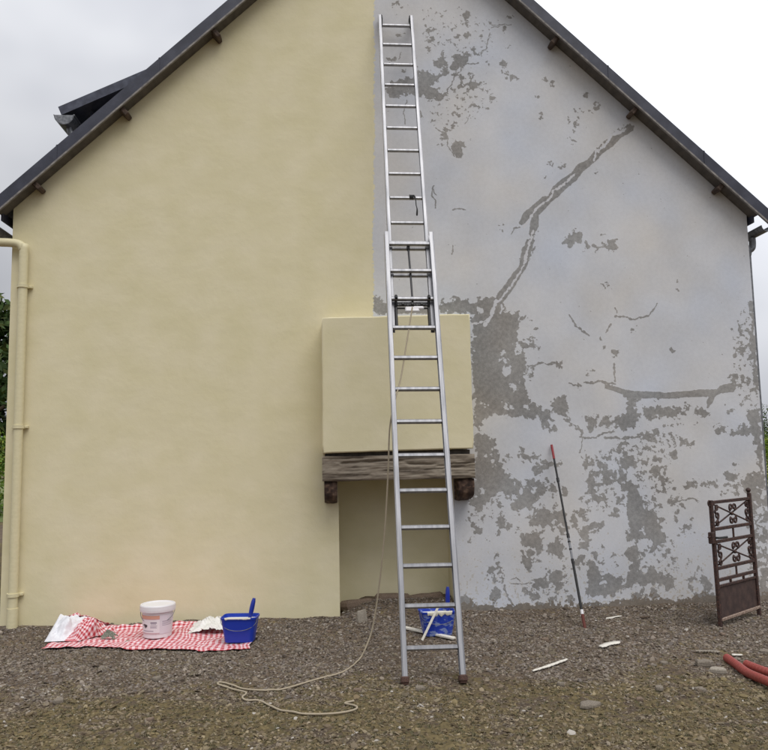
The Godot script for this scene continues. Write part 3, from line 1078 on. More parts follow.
func pole() -> void:
	var a := on_ground(1.573, 0.748, -0.01)
	var b := Vector3(1.555, 1.622, 0.022)
	var p := thing("telescopic_pole", "thin black extension pole with red tip leaning against flaking wall", "pole", a)
	var d := b - a
	var at := func(t: float) -> Vector3: return d * t
	var seg := [["base_grip", 0.0, 0.085, 0.014, M.red_dirty], ["lower_tube", 0.085, 0.34, 0.012, M.black], ["middle_tube", 0.34, 0.475, 0.010, M.zinc], ["upper_tube", 0.475, 0.915, 0.010, M.black], ["threaded_tip", 0.915, 1.0, 0.012, M.red]]
	for s in seg:
		var st := begin()
		tube(st, [at.call(s[1]), at.call(s[2])], s[3], 12)
		part(s[0], st, s[4], p)
	for t in [0.083, 0.34, 0.475, 0.79]:
		var st := begin()
		tube(st, [at.call(t - 0.01), at.call(t + 0.012)], 0.0145, 12)
		part("collar", st, M.black if t > 0.1 else M.white_plastic, p)
	for t in [0.40, 0.44]:
		var st := begin()
		tube(st, [at.call(t), at.call(t + 0.008)], 0.0135, 12)
		part("collar", st, M.black, p)

# ---------------------------------------------------------------- iron gate
func gate() -> void:
	var g := thing("iron_gate", "old rusty brown wrought-iron gate propped upright by the wall", "gate")
	g.transform = Transform3D(Basis(Vector3.UP, 0.62) * Basis(Vector3.RIGHT, -0.015), Vector3(2.69, gh(2.69, 0.98) - 0.012, 0.98))
	var w := 0.77
	var bar := func(called: String, a: Vector3, b: Vector3, t: float, m: Material) -> void:
		var st := begin()
		var dir := (b - a).normalized()
		var side := dir.cross(Vector3(0, 0, 1)).normalized()
		cbox(st, (a + b) / 2, Vector3(t, a.distance_to(b), t * 0.8), 0.003, Basis(side, dir, side.cross(dir)))
		part(called, st, m, g)
	bar.call("post", Vector3(0.017, 0, 0), Vector3(0.017, 1.10, 0), 0.036, M.iron)
	bar.call("post", Vector3(w - 0.017, 0, 0), Vector3(w - 0.017, 1.13, 0), 0.036, M.iron)
	var rails := [1.08, 0.845, 0.735, 0.505, 0.405, 0.352]
	for y in rails: bar.call("cross_rail", Vector3(0.035, y, 0), Vector3(w - 0.035, y, 0), 0.028 if y != 0.352 else 0.022, M.iron)
	for q in [[0.845, 0.735], [0.505, 0.405]]: bar.call("spacer_bar", Vector3(w / 2, q[0] - 0.014, 0), Vector3(w / 2, q[1] + 0.014, 0), 0.018, M.iron)
	for k in 2: bar.call("spacer_bar", Vector3(w * (0.34 + 0.32 * k), 0.391, 0), Vector3(w * (0.34 + 0.32 * k), 0.363, 0), 0.022, M.iron)
	for q in [[1.066, 0.859], [0.721, 0.519]]:
		bar.call("diagonal_bar", Vector3(0.036, q[0], 0.004), Vector3(w - 0.036, q[1], 0.004), 0.014, M.iron)
		bar.call("diagonal_bar", Vector3(w - 0.036, q[0], -0.010), Vector3(0.036, q[1], -0.010), 0.014, M.iron)
		var m: float = (q[0] + q[1]) / 2
		for s in [-1.0, 1.0]:
			for t in [-1.0, 1.0]:            # a heart of two curls above the crossing and one below
				var pts := []
				for k in 22:
					var f := k / 21.0
					var a: float = -0.35 * PI + 2.1 * PI * f
					var rr: float = lerpf(0.033, 0.012, f)
					pts.append(Vector3(w / 2 + t * (0.031 + rr * cos(a)), m + s * (0.058 + rr * sin(a)), 0.010))
				var st := begin()
				tube(st, pts, 0.009, 7)
				part("scroll", st, M.iron, g)
			var sc := []                      # an S beside each post
			for k in 25:
				var a := TAU * k / 24.0
				sc.append(Vector3(w / 2 + s * 0.285 + 0.028 * sin(a * 1.5 + 0.6) * s, m + lerpf(-0.078, 0.078, k / 24.0) + 0.012 * cos(a * 2.0), 0.004))
			var st := begin()
			tube(st, sc, 0.010, 6)
			for e in [-0.068, 0.0, 0.068]:
				var c := Vector3(w / 2 + s * 0.285, m + e, 0.004)
				var lp := []
				for k in 11: lp.append(c + Vector3(cos(TAU * k / 10.0) * 0.021, sin(TAU * k / 10.0) * 0.021, 0))
				tube(st, lp, 0.0085, 6, false)
			part("scroll", st, M.iron, g)
		var st := begin()
		cbox(st, Vector3(w / 2, m, 0.0), Vector3(0.03, 0.03, 0.03), 0.008, Basis(Vector3(0, 0, 1), PI / 4))
		part("boss", st, M.iron, g)
	var st := begin()
	cbox(st, Vector3(w / 2, 0.212, -0.004), Vector3(w - 0.07, 0.262, 0.004), 0.001)
	part("sheet_panel", st, M.rust_plate, g)
	bar.call("bottom_bar", Vector3(0.02, 0.072, 0.014), Vector3(w - 0.02, 0.082, 0.014), 0.024, M.pale_iron)
	st = begin()
	cbox(st, Vector3(-0.015, 0.775, 0.0), Vector3(0.05, 0.10, 0.045), 0.006)
	tube(st, [Vector3(-0.075, 0.785, 0.0), Vector3(-0.03, 0.785, 0.0)], 0.007, 8)
	part("lock_case", st, M.iron, g)
	st = begin()
	tube(st, curve([Vector3(0.01, 0.775, 0.02), Vector3(0.02, 0.775, 0.05), Vector3(0.06, 0.775, 0.06), Vector3(0.15, 0.772, 0.055)], 4), 0.010, 8)
	part("handle", st, M.black, g)
	st = begin()
	var rr := []
	for k in 13: rr.append(Vector3(-0.012 + cos(TAU * k / 12.0) * 0.024, 1.075 + sin(TAU * k / 12.0) * 0.024, 0))
	tube(st, rr, 0.006, 6, false)
	part("hinge_ring", st, M.iron, g)
	st = begin()
	var pr := []
	for q in [[1.128, 0.018], [1.138, 0.012], [1.146, 0.018], [1.158, 0.024], [1.172, 0.019], [1.180, 0.006]]:
		var ring := ring_round(q[0], q[1], 12)
		for k in ring.size(): ring[k] += Vector3(w - 0.026, 0, 0)
		pr.append(ring)
	loft(st, pr)
	part("finial", st, M.iron, g)

# ---------------------------------------------------------------- cloth, buckets
func cloth() -> void:
	var c := thing("checked_cloth", "red and white checked cloth spread on the ground below the cream wall", "cloth")
	var wr := noise(3.0, 101, 3)
	var fl := Vector2(-3.07, 0.89); var fr := Vector2(-1.33, 1.16); var br := Vector2(-1.38, 0.16); var bl := Vector2(-2.98, 0.12)
	var nu := 120
	var nv := 64
	var g := []
	for j in nv + 1:
		var r := []
		for i in nu + 1:
			var u := float(i) / nu
			var v := float(j) / nv
			var p := fl.lerp(fr, u).lerp(bl.lerp(br, u), v)
			p += Vector2(wr.get_noise_2d(p.x * 0.6, p.y * 0.6), wr.get_noise_2d(p.x * 0.6 + 20.0, p.y * 0.6)) * 0.05
			var h := gh(p.x, p.y) + 0.016 + 0.010 * absf(wr.get_noise_2d(p.x * 1.3, p.y * 2.4)) + 0.014 * maxf(0.0, wr.get_noise_2d(p.x * 0.8 + 7.0, p.y * 0.5) )
			h += 0.035 * exp(-pow((v - 0.93) / 0.05, 2.0)) * (0.6 + wr.get_noise_2d(p.x * 1.2, 3.0)) * (1.0 - smoothstep(0.55, 0.7, u))   # rolled hem at the back
			r.append(Vector3(p.x, h, p.y))
		g.append(r)
	var st := begin()
	st.set_smooth_group(0)
	for j in nv:
		for i in nu:
			var P := [g[j][i], g[j + 1][i], g[j + 1][i + 1], g[j][i + 1]]
			var T := []
			for q in [[i, j], [i, j + 1], [i + 1, j + 1], [i + 1, j]]:
				T.append(Vector2(float(q[0]) / nu * 1.76, float(q[1]) / nv * 1.0) / 0.042)
			quad_uv(st, P, T)
	part("spread_cloth", st, M.gingham, c)
	# the corner turned up in a heap: pale lining facing out, the print falling to one side
	var sheets := [
		["turned_lining", "pale lining of the turned-up corner", M.cloth_white, Vector3(-3.13, 0.02, 0.66), Vector3(-3.12, 0.17, 0.32), Vector3(-2.88, 0.165, 0.35), Vector3(-2.95, 0.03, 0.70), 0.05],
		["turned_corner", "heaped red checked corner", M.gingham, Vector3(-2.95, 0.03, 0.70), Vector3(-2.88, 0.165, 0.35), Vector3(-2.60, 0.03, 0.34), Vector3(-2.84, 0.025, 0.72), 0.09],
		["turned_back", "", M.gingham, Vector3(-3.12, 0.17, 0.32), Vector3(-3.14, 0.03, 0.10), Vector3(-2.70, 0.03, 0.12), Vector3(-2.88, 0.165, 0.35), 0.04]]
	for s in sheets:
		st = begin()
		st.set_smooth_group(0)
		var n := 30
		var a := []
		for j in n + 1:
			var r := []
			for i in n + 1:
				var u := float(i) / n
				var v := float(j) / n
				var p: Vector3 = s[3].lerp(s[6], u).lerp(s[4].lerp(s[5], u), v)
				var bulge: float = sin(u * PI) * sin(v * PI)
				p += Vector3(0.2, 1.0, 0.5) * bulge * s[7]
				var w := wr.get_noise_3d(p.x * 2.6, p.y * 1.2, p.z * 2.0)
				p += Vector3(0.3, 1.0, 0.4) * w * 0.07 * sqrt(maxf(0.0, bulge)) + Vector3(0, 0.03, 0.0) * wr.get_noise_1d(p.x * 3.0) * v
				r.append(Vector3(p.x, maxf(p.y, gh(p.x, p.z) + 0.02), p.z))
			a.append(r)
		for j in n:
			for i in n:
				var T := []
				for q in [[i, j], [i, j + 1], [i + 1, j + 1], [i + 1, j]]:
					T.append(Vector2(float(q[0]) / n * 0.36 + float(q[1]) / n * 0.2, float(q[1]) / n * 0.42) / 0.042)
				quad_uv(st, [a[j][i], a[j + 1][i], a[j + 1][i + 1], a[j][i + 1]], T)
		var fo := part(s[0], st, s[2], c)
		if s[1]: fo.set_meta("label", s[1])
	# crumpled plastic film lying on it
	var o := crumple("plastic_film", Vector3(-1.74, 0.03, 0.42), 0.34, 0.30, 0.11, 201, M.film)
	tag(o, "crumpled whitish plastic film on the checked cloth beside a tub", "plastic sheet")
	o = crumple("rag", on_ground(-2.60, 0.62, 0.022), 0.12, 0.09, 0.075, 207, grain([[0.3, c8(84, 92, 78)], [0.6, c8(128, 130, 116)], [0.8, c8(190, 186, 178)]], 0.03, 36, Vector3(8, 8, 8), 0.9))
	tag(o, "small crumpled grey-green rag on the checked cloth", "rag")

func crumple(called: String, at: Vector3, w: float, d: float, hh: float, sd: int, m: Material) -> MeshInstance3D:
	var n := 30
	var ns := noise(5.0, sd, 3)
	var st := begin()
	st.set_smooth_group(0)
	var g := []
	for j in n + 1:
		var r := []
		for i in n + 1:
			var u := float(i) / n * 2.0 - 1.0
			var v := float(j) / n * 2.0 - 1.0
			var rad := 1.0 + 0.35 * ns.get_noise_2d(atan2(v, u) * 0.5, 4.0)
			var x := u * w / 2 * rad
			var z := v * d / 2 * rad
			var dome := maxf(0.0, 1.0 - (u * u + v * v) * 0.62)
			var y := hh * dome * (0.55 + 0.9 * absf(ns.get_noise_2d(x / w * 0.5, z / d * 0.5))) + 0.02 * absf(ns.get_noise_2d(x * 6.0, z * 6.0))
			r.append(Vector3(x + 0.02 * ns.get_noise_2d(x * 3.0, z * 3.0 + 5.0), y, z))
		g.append(r)
	for j in n:
		for i in n:
			quad(st, g[j][i], g[j + 1][i], g[j + 1][i + 1], g[j][i + 1])
	var o := part(called, st, m)
	o.position = at
	return o

func label_tex() -> ImageTexture:      # a paint maker's label: coloured band, dark picture, lines of small print
	var w := 384
	var h := 192
	var im := Image.create(w, h, false, Image.FORMAT_RGB8)
	im.fill(c8(226, 223, 225))
	im.fill_rect(Rect2i(0, 0, 232, 34), c8(212, 160, 138))
	im.fill_rect(Rect2i(0, 34, 232, 8), c8(190, 150, 152))
	im.fill_rect(Rect2i(232, 0, 152, h), c8(216, 211, 217))
	for q in [[84, 92, 36, 12], [96, 102, 32, 20], [80, 98, 18, 10], [116, 96, 14, 18], [102, 120, 14, 12]]:
		im.fill_rect(Rect2i(q[0], q[1], q[2], q[3]), c8(66, 60, 66))
	for q in [[160, 66, 50, 16], [162, 88, 44, 6], [158, 104, 56, 5], [158, 114, 50, 5], [158, 124, 54, 5], [84, 156, 100, 8], [252, 60, 90, 6], [252, 74, 100, 5], [252, 88, 96, 5], [252, 102, 90, 5]]:
		im.fill_rect(Rect2i(q[0], q[1], q[2], q[3]), c8(146, 138, 152))
	im.fill_rect(Rect2i(0, 178, 232, 14), c8(198, 172, 176))
	return tex(im)

func buckets() -> void:
	# white paint pail with lid
	var b := thing("paint_pail", "round white plastic paint pail with closed lid and printed label", "bucket", on_ground(-2.19, 0.60, 0.022), 0.0)
	b.scale = Vector3.ONE * 0.87
	var st := begin()
	loft(st, [ring_round(0.0, 0.128), ring_round(0.006, 0.136), ring_round(0.262, 0.153), ring_round(0.264, 0.160), ring_round(0.276, 0.160), ring_round(0.278, 0.150)])
	fan(st, ring_round(0.0, 0.128))
	part("pail_body", st, M.white_plastic, b)
	st = begin()
	loft(st, [ring_round(0.252, 0.160), ring_round(0.254, 0.172), ring_round(0.275, 0.1745), ring_round(0.308, 0.174), ring_round(0.318, 0.168), ring_round(0.320, 0.154), ring_round(0.311, 0.150), ring_round(0.311, 0.02)])
	fan(st, ring_round(0.311, 0.02))
	part("lid", st, M.white_plastic, b)
	st = begin()
	st.set_smooth_group(1)
	var n := 28
	for i in n:
		var P := []
		var T := []
		for q in [[i, 0.045], [i, 0.225], [i + 1, 0.225], [i + 1, 0.045]]:
			var a: float = PI * (1.02 - 1.04 * q[0] / n)
			var r: float = 0.1375 + (q[1] - 0.006) / 0.256 * 0.017 + 0.0012
			P.append(Vector3(cos(a) * r, q[1], sin(a) * r))
			T.append(Vector2(float(q[0]) / n, (0.225 - q[1]) / 0.18))
		quad_uv(st, P, T)
	var lm := mat(Color.WHITE, 0.45)
	lm.albedo_texture = label_tex()
	part("printed_label", st, lm, b)
	st = begin()
	var hd := []
	for k in 21:
		var a := PI * k / 20.0
		hd.append(Vector3(-cos(a) * 0.168, 0.25 - sin(a) * 0.11, sin(a) * 0.10 + 0.03 * sin(a)))
	tube(st, hd, 0.003, 6)
	part("wire_handle", st, M.zinc, b)
	# two rectangular blue roller tubs
	tub("painter_tub", "blue rectangular painter's tub of pale paint standing on the checked cloth", on_ground(-1.445, 0.86, 0.026), -0.10, false)
	tub("painter_tub", "blue rectangular painter's tub smeared with paint, behind the ladder", on_ground(0.235, 0.86, 0.006), 0.12, true)
	brush("paint_brush", "blue-handled paint brush standing in the tub on the cloth", on_ground(-1.445, 0.86, 0.026) + Vector3(0.06, 0.10, 0.0), Vector3(0.055, 0.245, -0.02))
	brush("paint_brush", "blue-handled paint brush standing in the smeared tub behind the ladder", on_ground(0.235, 0.86, 0.006) + Vector3(0.10, 0.10, -0.05), Vector3(0.010, 0.285, -0.01))
	# stirring stick leaning on the smeared tub, and a batten beneath
	st = begin()
	var a := on_ground(0.080, 1.045, 0.004)
	var e := Vector3(0.235, 0.262, 0.965)
	var dir := (e - a).normalized()
	var side := dir.cross(Vector3(0, 0, 1)).normalized()
	cbox(st, (a + e) / 2, Vector3(0.020, a.distance_to(e), 0.007), 0.002, Basis(side, dir, side.cross(dir)))
	var o := part("stirring_stick", st, M.white_wood)
	tag(o, "pale wooden stirring stick leaning on the blue tub behind the ladder", "stick")
	o = board("batten", Vector2(-0.03, 0.66), Vector2(0.35, 1.06), 0.045, 0.018, M.white_wood)
	tag(o, "long white batten lying on the gravel in front of the smeared blue tub", "batten")

func tub(called: String, label: String, at: Vector3, turn: float, smeared: bool) -> void:
	var b := thing(called, label, "tub", at, turn, "blue painter's tubs")
	b.scale = Vector3.ONE * 0.93
	var st := begin()
	var m: Material = M.blue
	if smeared:
		var im := Image.create(256, 256, false, Image.FORMAT_RGB8)
		var n1 := noise(0.022, 301, 4)
		for j in 256:
			for i in 256:
				var v := n1.get_noise_2d(i * 0.7, j * 1.6) - 0.12
				var c := c8(24, 56, 168).lerp(c8(206, 208, 206), clampf(v * 4.0, 0.0, 0.6))
				im.set_pixel(i, j, c)
		m = mat(Color.WHITE, 0.42)
		m.albedo_texture = tex(im)
		m.uv1_triplanar = true
		m.uv1_scale = Vector3(2.2, 2.2, 2.2)
		m.uv1_offset = Vector3(0.5, 0.5, 0.5)
	loft(st, [ring_rect(0.0, 0.24, 0.15, 0.03), ring_rect(0.005, 0.255, 0.165, 0.035), ring_rect(0.205, 0.315, 0.215, 0.04), ring_rect(0.207, 0.328, 0.228, 0.045), ring_rect(0.222, 0.330, 0.230, 0.045), ring_rect(0.224, 0.312, 0.212, 0.04), ring_rect(0.03, 0.25, 0.16, 0.03)])
	fan(st, ring_rect(0.0, 0.24, 0.15, 0.03))
	fan(st, ring_rect(0.03, 0.25, 0.16, 0.03))
	part("tub_body", st, m, b)
	st = begin()
	var top := ring_rect(0.19, 0.304, 0.204, 0.036, 5)
	fan(st, top)
	part("paint", st, M.white_paint, b)
	st = begin()                              # a skin of dried paint run over the rim
	st.set_smooth_group(0)
	var dn := noise(9.0, 61 + int(smeared), 3)
	var skin := []
	for k in 41:
		var x := lerpf(-0.118, 0.118, k / 40.0)
		var dep := (0.020 + 0.030 * maxf(0.0, 0.4 + dn.get_noise_1d(x * 2.0))) if smeared else 0.010 + 0.010 * maxf(0.0, dn.get_noise_1d(x * 2.0))
		if k == 0 or k == 40: dep = 0.006
		skin.append([Vector3(x, 0.2255, 0.1045), Vector3(x, 0.2262, 0.1165), Vector3(x, 0.2215, 0.1168), Vector3(x, 0.2225 - dep * 0.6, 0.1166), Vector3(x, 0.2225 - dep, 0.1152 if dep < 0.018 else 0.109)])
	for k in 40:
		for e in 4: quad(st, skin[k][e], skin[k][e + 1], skin[k + 1][e + 1], skin[k + 1][e])
	part("dried_paint", st, M.white_paint, b)
	st = begin()
	var hd := []
	for k in 25:
		var a := PI * k / 24.0
		hd.append(Vector3(-cos(a) * 0.166, 0.212 - pow(sin(a), 0.8) * 0.10, 0.05 + sin(a) * 0.066))
	tube(st, hd, 0.0028, 6)
	part("wire_handle", st, M.zinc, b)

func brush(called: String, label: String, at: Vector3, d: Vector3) -> void:
	var b := thing(called, label, "paint brush", at, 0.0, "brushes standing in the blue tubs")
	var st := begin()
	var pts := []
	var rad := []
	for k in 9:
		pts.append(d * (0.15 + 0.85 * k / 8.0))
		rad.append([0.018, 0.017, 0.018, 0.022, 0.026, 0.027, 0.026, 0.024, 0.016][k])
	tube(st, pts, rad, 12, true, 0.75)
	part("handle", st, M.blue_dark, b)
	st = begin()
	tube(st, [d * 0.0, d * 0.16], [0.03, 0.022], 10, true, 0.5)
	part("ferrule", st, M.zinc, b)

# ---------------------------------------------------------------- hose and loose bits
func hose() -> void:
	var st := begin()
	var flat := [Vector2(2.205, 2.0), Vector2(2.19, 2.17), Vector2(2.17, 2.344), Vector2(2.16, 2.60), Vector2(2.24, 2.95), Vector2(2.50, 3.20), Vector2(2.78, 3.08), Vector2(2.80, 2.82), Vector2(2.58, 2.62), Vector2(2.40, 2.50), Vector2(2.30, 2.34), Vector2(2.262, 2.16)]
	var ctrl := []
	for k in flat.size(): ctrl.append(on_ground(flat[k].x, flat[k].y, 0.030 + (0.014 if k == 3 else 0.0)))
	var pts := curve(ctrl, 22)
	var rad := []
	for k in pts.size(): rad.append(0.0305 if k % 3 != 0 else 0.0275)
	tube(st, pts, rad, 14)
	var o := part("conduit_hose", st, M.red_hose)
	tag(o, "red corrugated conduit hose looped on the gravel near the gate", "hose")

func strip(called: String, a: Vector2, b: Vector2, w: float, t: float, m: Material) -> MeshInstance3D:
	var st := begin()
	var n := 8
	var dir := (b - a).normalized()
	var sd := Vector3(-dir.y, 0, dir.x)
	var rings := []
	for k in n + 1:
		var p := a.lerp(b, float(k) / n)
		var c := on_ground(a.lerp(b, 0.5).x, a.lerp(b, 0.5).y, 0.011) .lerp(on_ground(p.x, p.y, 0.011), 0.5)
		c = Vector3(p.x, c.y, p.y) + sd * 0.25 * w * gn2.get_noise_2d(p.x * 1.3 + 4.0, p.y)
		var ww := w * (1.0 + 0.7 * gn2.get_noise_2d(p.x * 1.6, p.y * 1.6)) * (0.45 if k == 0 or k == n else 1.0)
		rings.append([c - sd * ww / 2, c + sd * ww / 2, c + sd * ww / 2.1 + Vector3(0, t, 0), c - sd * ww / 2.1 + Vector3(0, t, 0)])
	loft(st, rings)
	fan(st, rings[0], false); fan(st, rings[n])
	return part(called, st, m)

func board(called: String, a: Vector2, b: Vector2, w: float, t: float, m: Material) -> MeshInstance3D:
	var p := on_ground(a.x, a.y, 0.022)
	var q := on_ground(b.x, b.y, 0.022)
	var x := (q - p).normalized()
	var z := x.cross(Vector3.UP).normalized()
	var st := begin()
	cbox(st, (p + q) / 2, Vector3(p.distance_to(q), t, w), 0.003, Basis(x, z.cross(x), z))
	return part(called, st, m)

func slab(at: Vector3, s: Vector3, sd: int, turn: float, m: Material, called: String, label: String, group := "") -> void:
	var r := RandomNumberGenerator.new()
	r.seed = sd
	var st := begin()
	var n := 9
	var rings := []
	var jit := []
	for k in n: jit.append(r.randf_range(0.62, 1.15))
	for lv in [[-0.5, 0.86], [-0.1, 1.0], [0.32, 0.96], [0.5, 0.82]]:
		var ring := []
		for k in n:
			var a := TAU * k / n
			ring.append(Vector3(cos(a) * jit[k] * lv[1] * s.x / 2, lv[0] * s.y + r.randf_range(-0.05, 0.05) * s.y, sin(a) * jit[k] * lv[1] * s.z / 2))
		rings.append(ring)
	for k in rings.size() - 1:
		for e in n: quad(st, rings[k][e], rings[k + 1][e], rings[k + 1][(e + 1) % n], rings[k][(e + 1) % n])
	fan(st, rings[0]); fan(st, rings[3], false)
	var o := part(called, st, m)
	o.position = at
	o.rotation = Vector3(r.randf_range(-0.1, 0.1), turn, r.randf_range(-0.1, 0.1))
	tag(o, label, "stone", group)

func debris() -> void:
	var o := strip("lath", Vector2(0.752, 2.048), Vector2(1.084, 1.778), 0.026, 0.008, M.white_wood)
	tag(o, "slim white wooden lath lying on the gravel, halfway between ladder and gate", "lath")
	o = strip("plaster_flake", Vector2(1.446, 1.476), Vector2(1.651, 1.345), 0.065, 0.007, M.white_wood)
	tag(o, "broad white plaster flake on the gravel before the leaning pole", "plaster")
	o = strip("paint_chip", Vector2(1.852, 0.511), Vector2(2.034, 0.409), 0.035, 0.006, M.white_wood)
	tag(o, "small white paint chip lying at the wall's foot right of the pole", "paint chip")
	o = strip("wood_splinter", Vector2(2.107, 1.726), Vector2(2.269, 1.779), 0.02, 0.012, M.pale_stone)
	tag(o, "thin pale wood splinter lying behind the end of the red hose", "splinter")
	o = strip("paint_chip", Vector2(2.33, 1.84), Vector2(2.40, 1.86), 0.03, 0.009, M.white_wood)
	tag(o, "small white chip lying right beside the red hose's end", "paint chip")
	o = strip("twig", Vector2(2.171, 0.519), Vector2(2.277, 0.493), 0.018, 0.012, M.bark)
	tag(o, "short dark twig at the wall's foot between pole and gate", "twig")
	slab(on_ground(0.910, 2.785, 0.008), Vector3(0.19, 0.03, 0.10), 1, 0.2, M.grey_stone, "flat_stone", "broad flat grey stone bedded in the mossy ground right of the ladder")
	slab(on_ground(2.001, 2.06, 0.016), Vector3(0.14, 0.05, 0.11), 2, -0.5, M.grey_stone, "flat_stone", "broken grey stone left of the red hose, the farther of two", "stones by the hose")
	slab(on_ground(2.018, 2.226, 0.014), Vector3(0.13, 0.04, 0.08), 3, -0.3, M.pale_stone, "flat_stone", "pale slab of stone left of the red hose, the nearer of two", "stones by the hose")
	slab(on_ground(-0.392, 0.26, 0.03), Vector3(0.11, 0.15, 0.06), 4, 0.5, M.pale_stone, "rubble_stone", "pale upright chunk of rubble in front of the niche")
	# sill stones and rubble in the niche
	slab(Vector3(-0.42, 0.075, -0.24), Vector3(0.36, 0.09, 0.16), 5, 0.02, M.brown_stone, "rubble_stone", "long brown stone lying at the left end inside the niche")
	slab(Vector3(-0.08, 0.10, -0.33), Vector3(0.40, 0.10, 0.14), 6, 0.05, M.brown_stone, "rubble_stone", "long brown stone along the back of the niche, in its middle")
	slab(Vector3(0.30, 0.095, -0.34), Vector3(0.40, 0.09, 0.14), 7, -0.04, M.brown_stone, "rubble_stone", "long brown stone lying at the right end inside the niche")
	var spots := [
		[1.214, 2.235, "small grey stone behind the broad flat stone"],
		[1.341, 2.391, "brown stone between the broad flat stone and the red hose"],
		[0.843, 2.390, "grey stone just in front of the white lath"],
		[0.767, 1.618, "grey stone just behind the white lath"],
		[0.258, 2.623, "brown stone in front of the ladder's right foot"],
		[-0.928, 1.217, "grey stone between the checked cloth and the hanging rope"],
		[-2.239, 2.082, "grey stone in front of the checked cloth, level with the white pail"],
		[-1.755, 2.727, "brown stone on the moss left of the rope's far loop"],
		[-2.439, 2.266, "grey stone on the moss in front of the cloth's turned-up corner"],
		[-0.092, 2.371, "grey stone in front of the ladder's left foot"],
		[1.239, 2.752, "brown stone right of the broad flat stone"],
		[2.612, 1.800, "grey stone between the red hose and the gate"],
		[1.694, 2.612, "grey stone left of the red hose's near bend"],
		[1.084, 1.192, "brown stone between the leaning pole and the white lath"],
		[1.444, 2.578, "small grey stone between the broad flat stone and the hose"],
		[1.999, 1.331, "grey stone between the white plaster flake and the gate"],
		[-0.700, 0.600, "brown stone at the foot of the cream wall left of the niche"],
		[-0.200, 0.900, "grey stone between the hanging rope and the ladder"],
		[0.600, 0.700, "grey stone beside the smeared blue tub"],
		[-0.500, 2.300, "brown stone inside the bend of the rope on the ground"],
		[-2.900, 1.700, "grey stone in front of the checked cloth's left corner"],
		[-1.900, 1.900, "grey stone left of the rope's looped end"],
		[2.600, 1.200, "brown stone in front of the gate's latch post"],
		[1.750, 1.950, "grey stone between the plaster flake and the two stones by the hose"],
	]
	var r := RandomNumberGenerator.new()
	r.seed = 17
	for q in spots:
		var s := r.randf_range(0.035, 0.075)
		slab(on_ground(q[0], q[1], s * 0.12), Vector3(s * 1.3, s * 0.45, s), r.randi(), r.randf() * TAU, M.brown_stone if q[2].contains("brown") else M.grey_stone, "loose_stone", q[2], "loose stones on the ground")

# ---------------------------------------------------------------- beyond the house
func leaf_crown(sd: int, clumps: Array, count: int, size: float) -> ArrayMesh:
	var r := RandomNumberGenerator.new()
	r.seed = sd
	var st := begin()
	for k in count:
		var c: Array = clumps[r.randi() % clumps.size()]
		var d := Vector3(r.randfn(), r.randfn(), r.randfn()).normalized() * pow(r.randf(), 0.4)
		var p: Vector3 = c[0] + d * c[1]
		var n := (d + Vector3(r.randfn(), r.randfn(), r.randfn()) * 0.7).normalized()
		var u := n.cross(Vector3(r.randf() - 0.5, r.randf() - 0.5, r.randf() - 0.5)).normalized()
		var w := n.cross(u)
		var s := size * r.randf_range(0.6, 1.3)
		var t := r.randf_range(0.6, 1.25)
		st.set_color(Color(0.052 * t, 0.088 * t, 0.026 * t) if r.randf() < 0.75 else Color(0.10 * t, 0.12 * t, 0.035 * t))
		quad(st, p - u * s, p + w * s * 0.5, p + u * s, p - w * s * 0.5)
	return mesh_of(st)

func tree(called: String, label: String, at: Vector3, h: float, wdt: float, sd: int, group: String, tone := Color.WHITE, bushy := false) -> void:
	var t := thing(called, label, "tree" if not bushy else "bush", at, 0.0, group)
	var r := RandomNumberGenerator.new()
	r.seed = sd
	var st := begin()
	tube(st, [Vector3(0, -0.1, 0), Vector3(0.05, h * 0.3, 0.02), Vector3(0.0, h * 0.75, 0)], [h * 0.035, h * 0.026, h * 0.008], 8)
	var clumps := []
	for k in 13:
		var a := TAU * k / 13.0 * 2.4
		var y := lerpf(0.12 if bushy else 0.28, 0.9, k / 12.0) * h
		var reach := wdt * 0.5 * sin(clampf(k / 12.0 * 0.85 + 0.15, 0.0, 1.0) * PI) * r.randf_range(0.5, 1.0)
		var e := Vector3(cos(a) * reach, y, sin(a) * reach)
		tube(st, [Vector3(0, y * 0.75, 0), e * Vector3(0.5, 0.92, 0.5), e], [h * 0.014, h * 0.009, h * 0.004], 5)
		clumps.append([e, wdt * r.randf_range(0.16, 0.27)])
	part("trunk", st, M.bark, t)
	var m := mat(tone, 0.7, 0.0, 0.3)
	m.vertex_color_use_as_albedo = true
	m.backlight_enabled = true
	m.backlight = Color(0.25, 0.3, 0.1)
	put("crown", leaf_crown(sd + 1, clumps, 7000, h * 0.022), m, t)

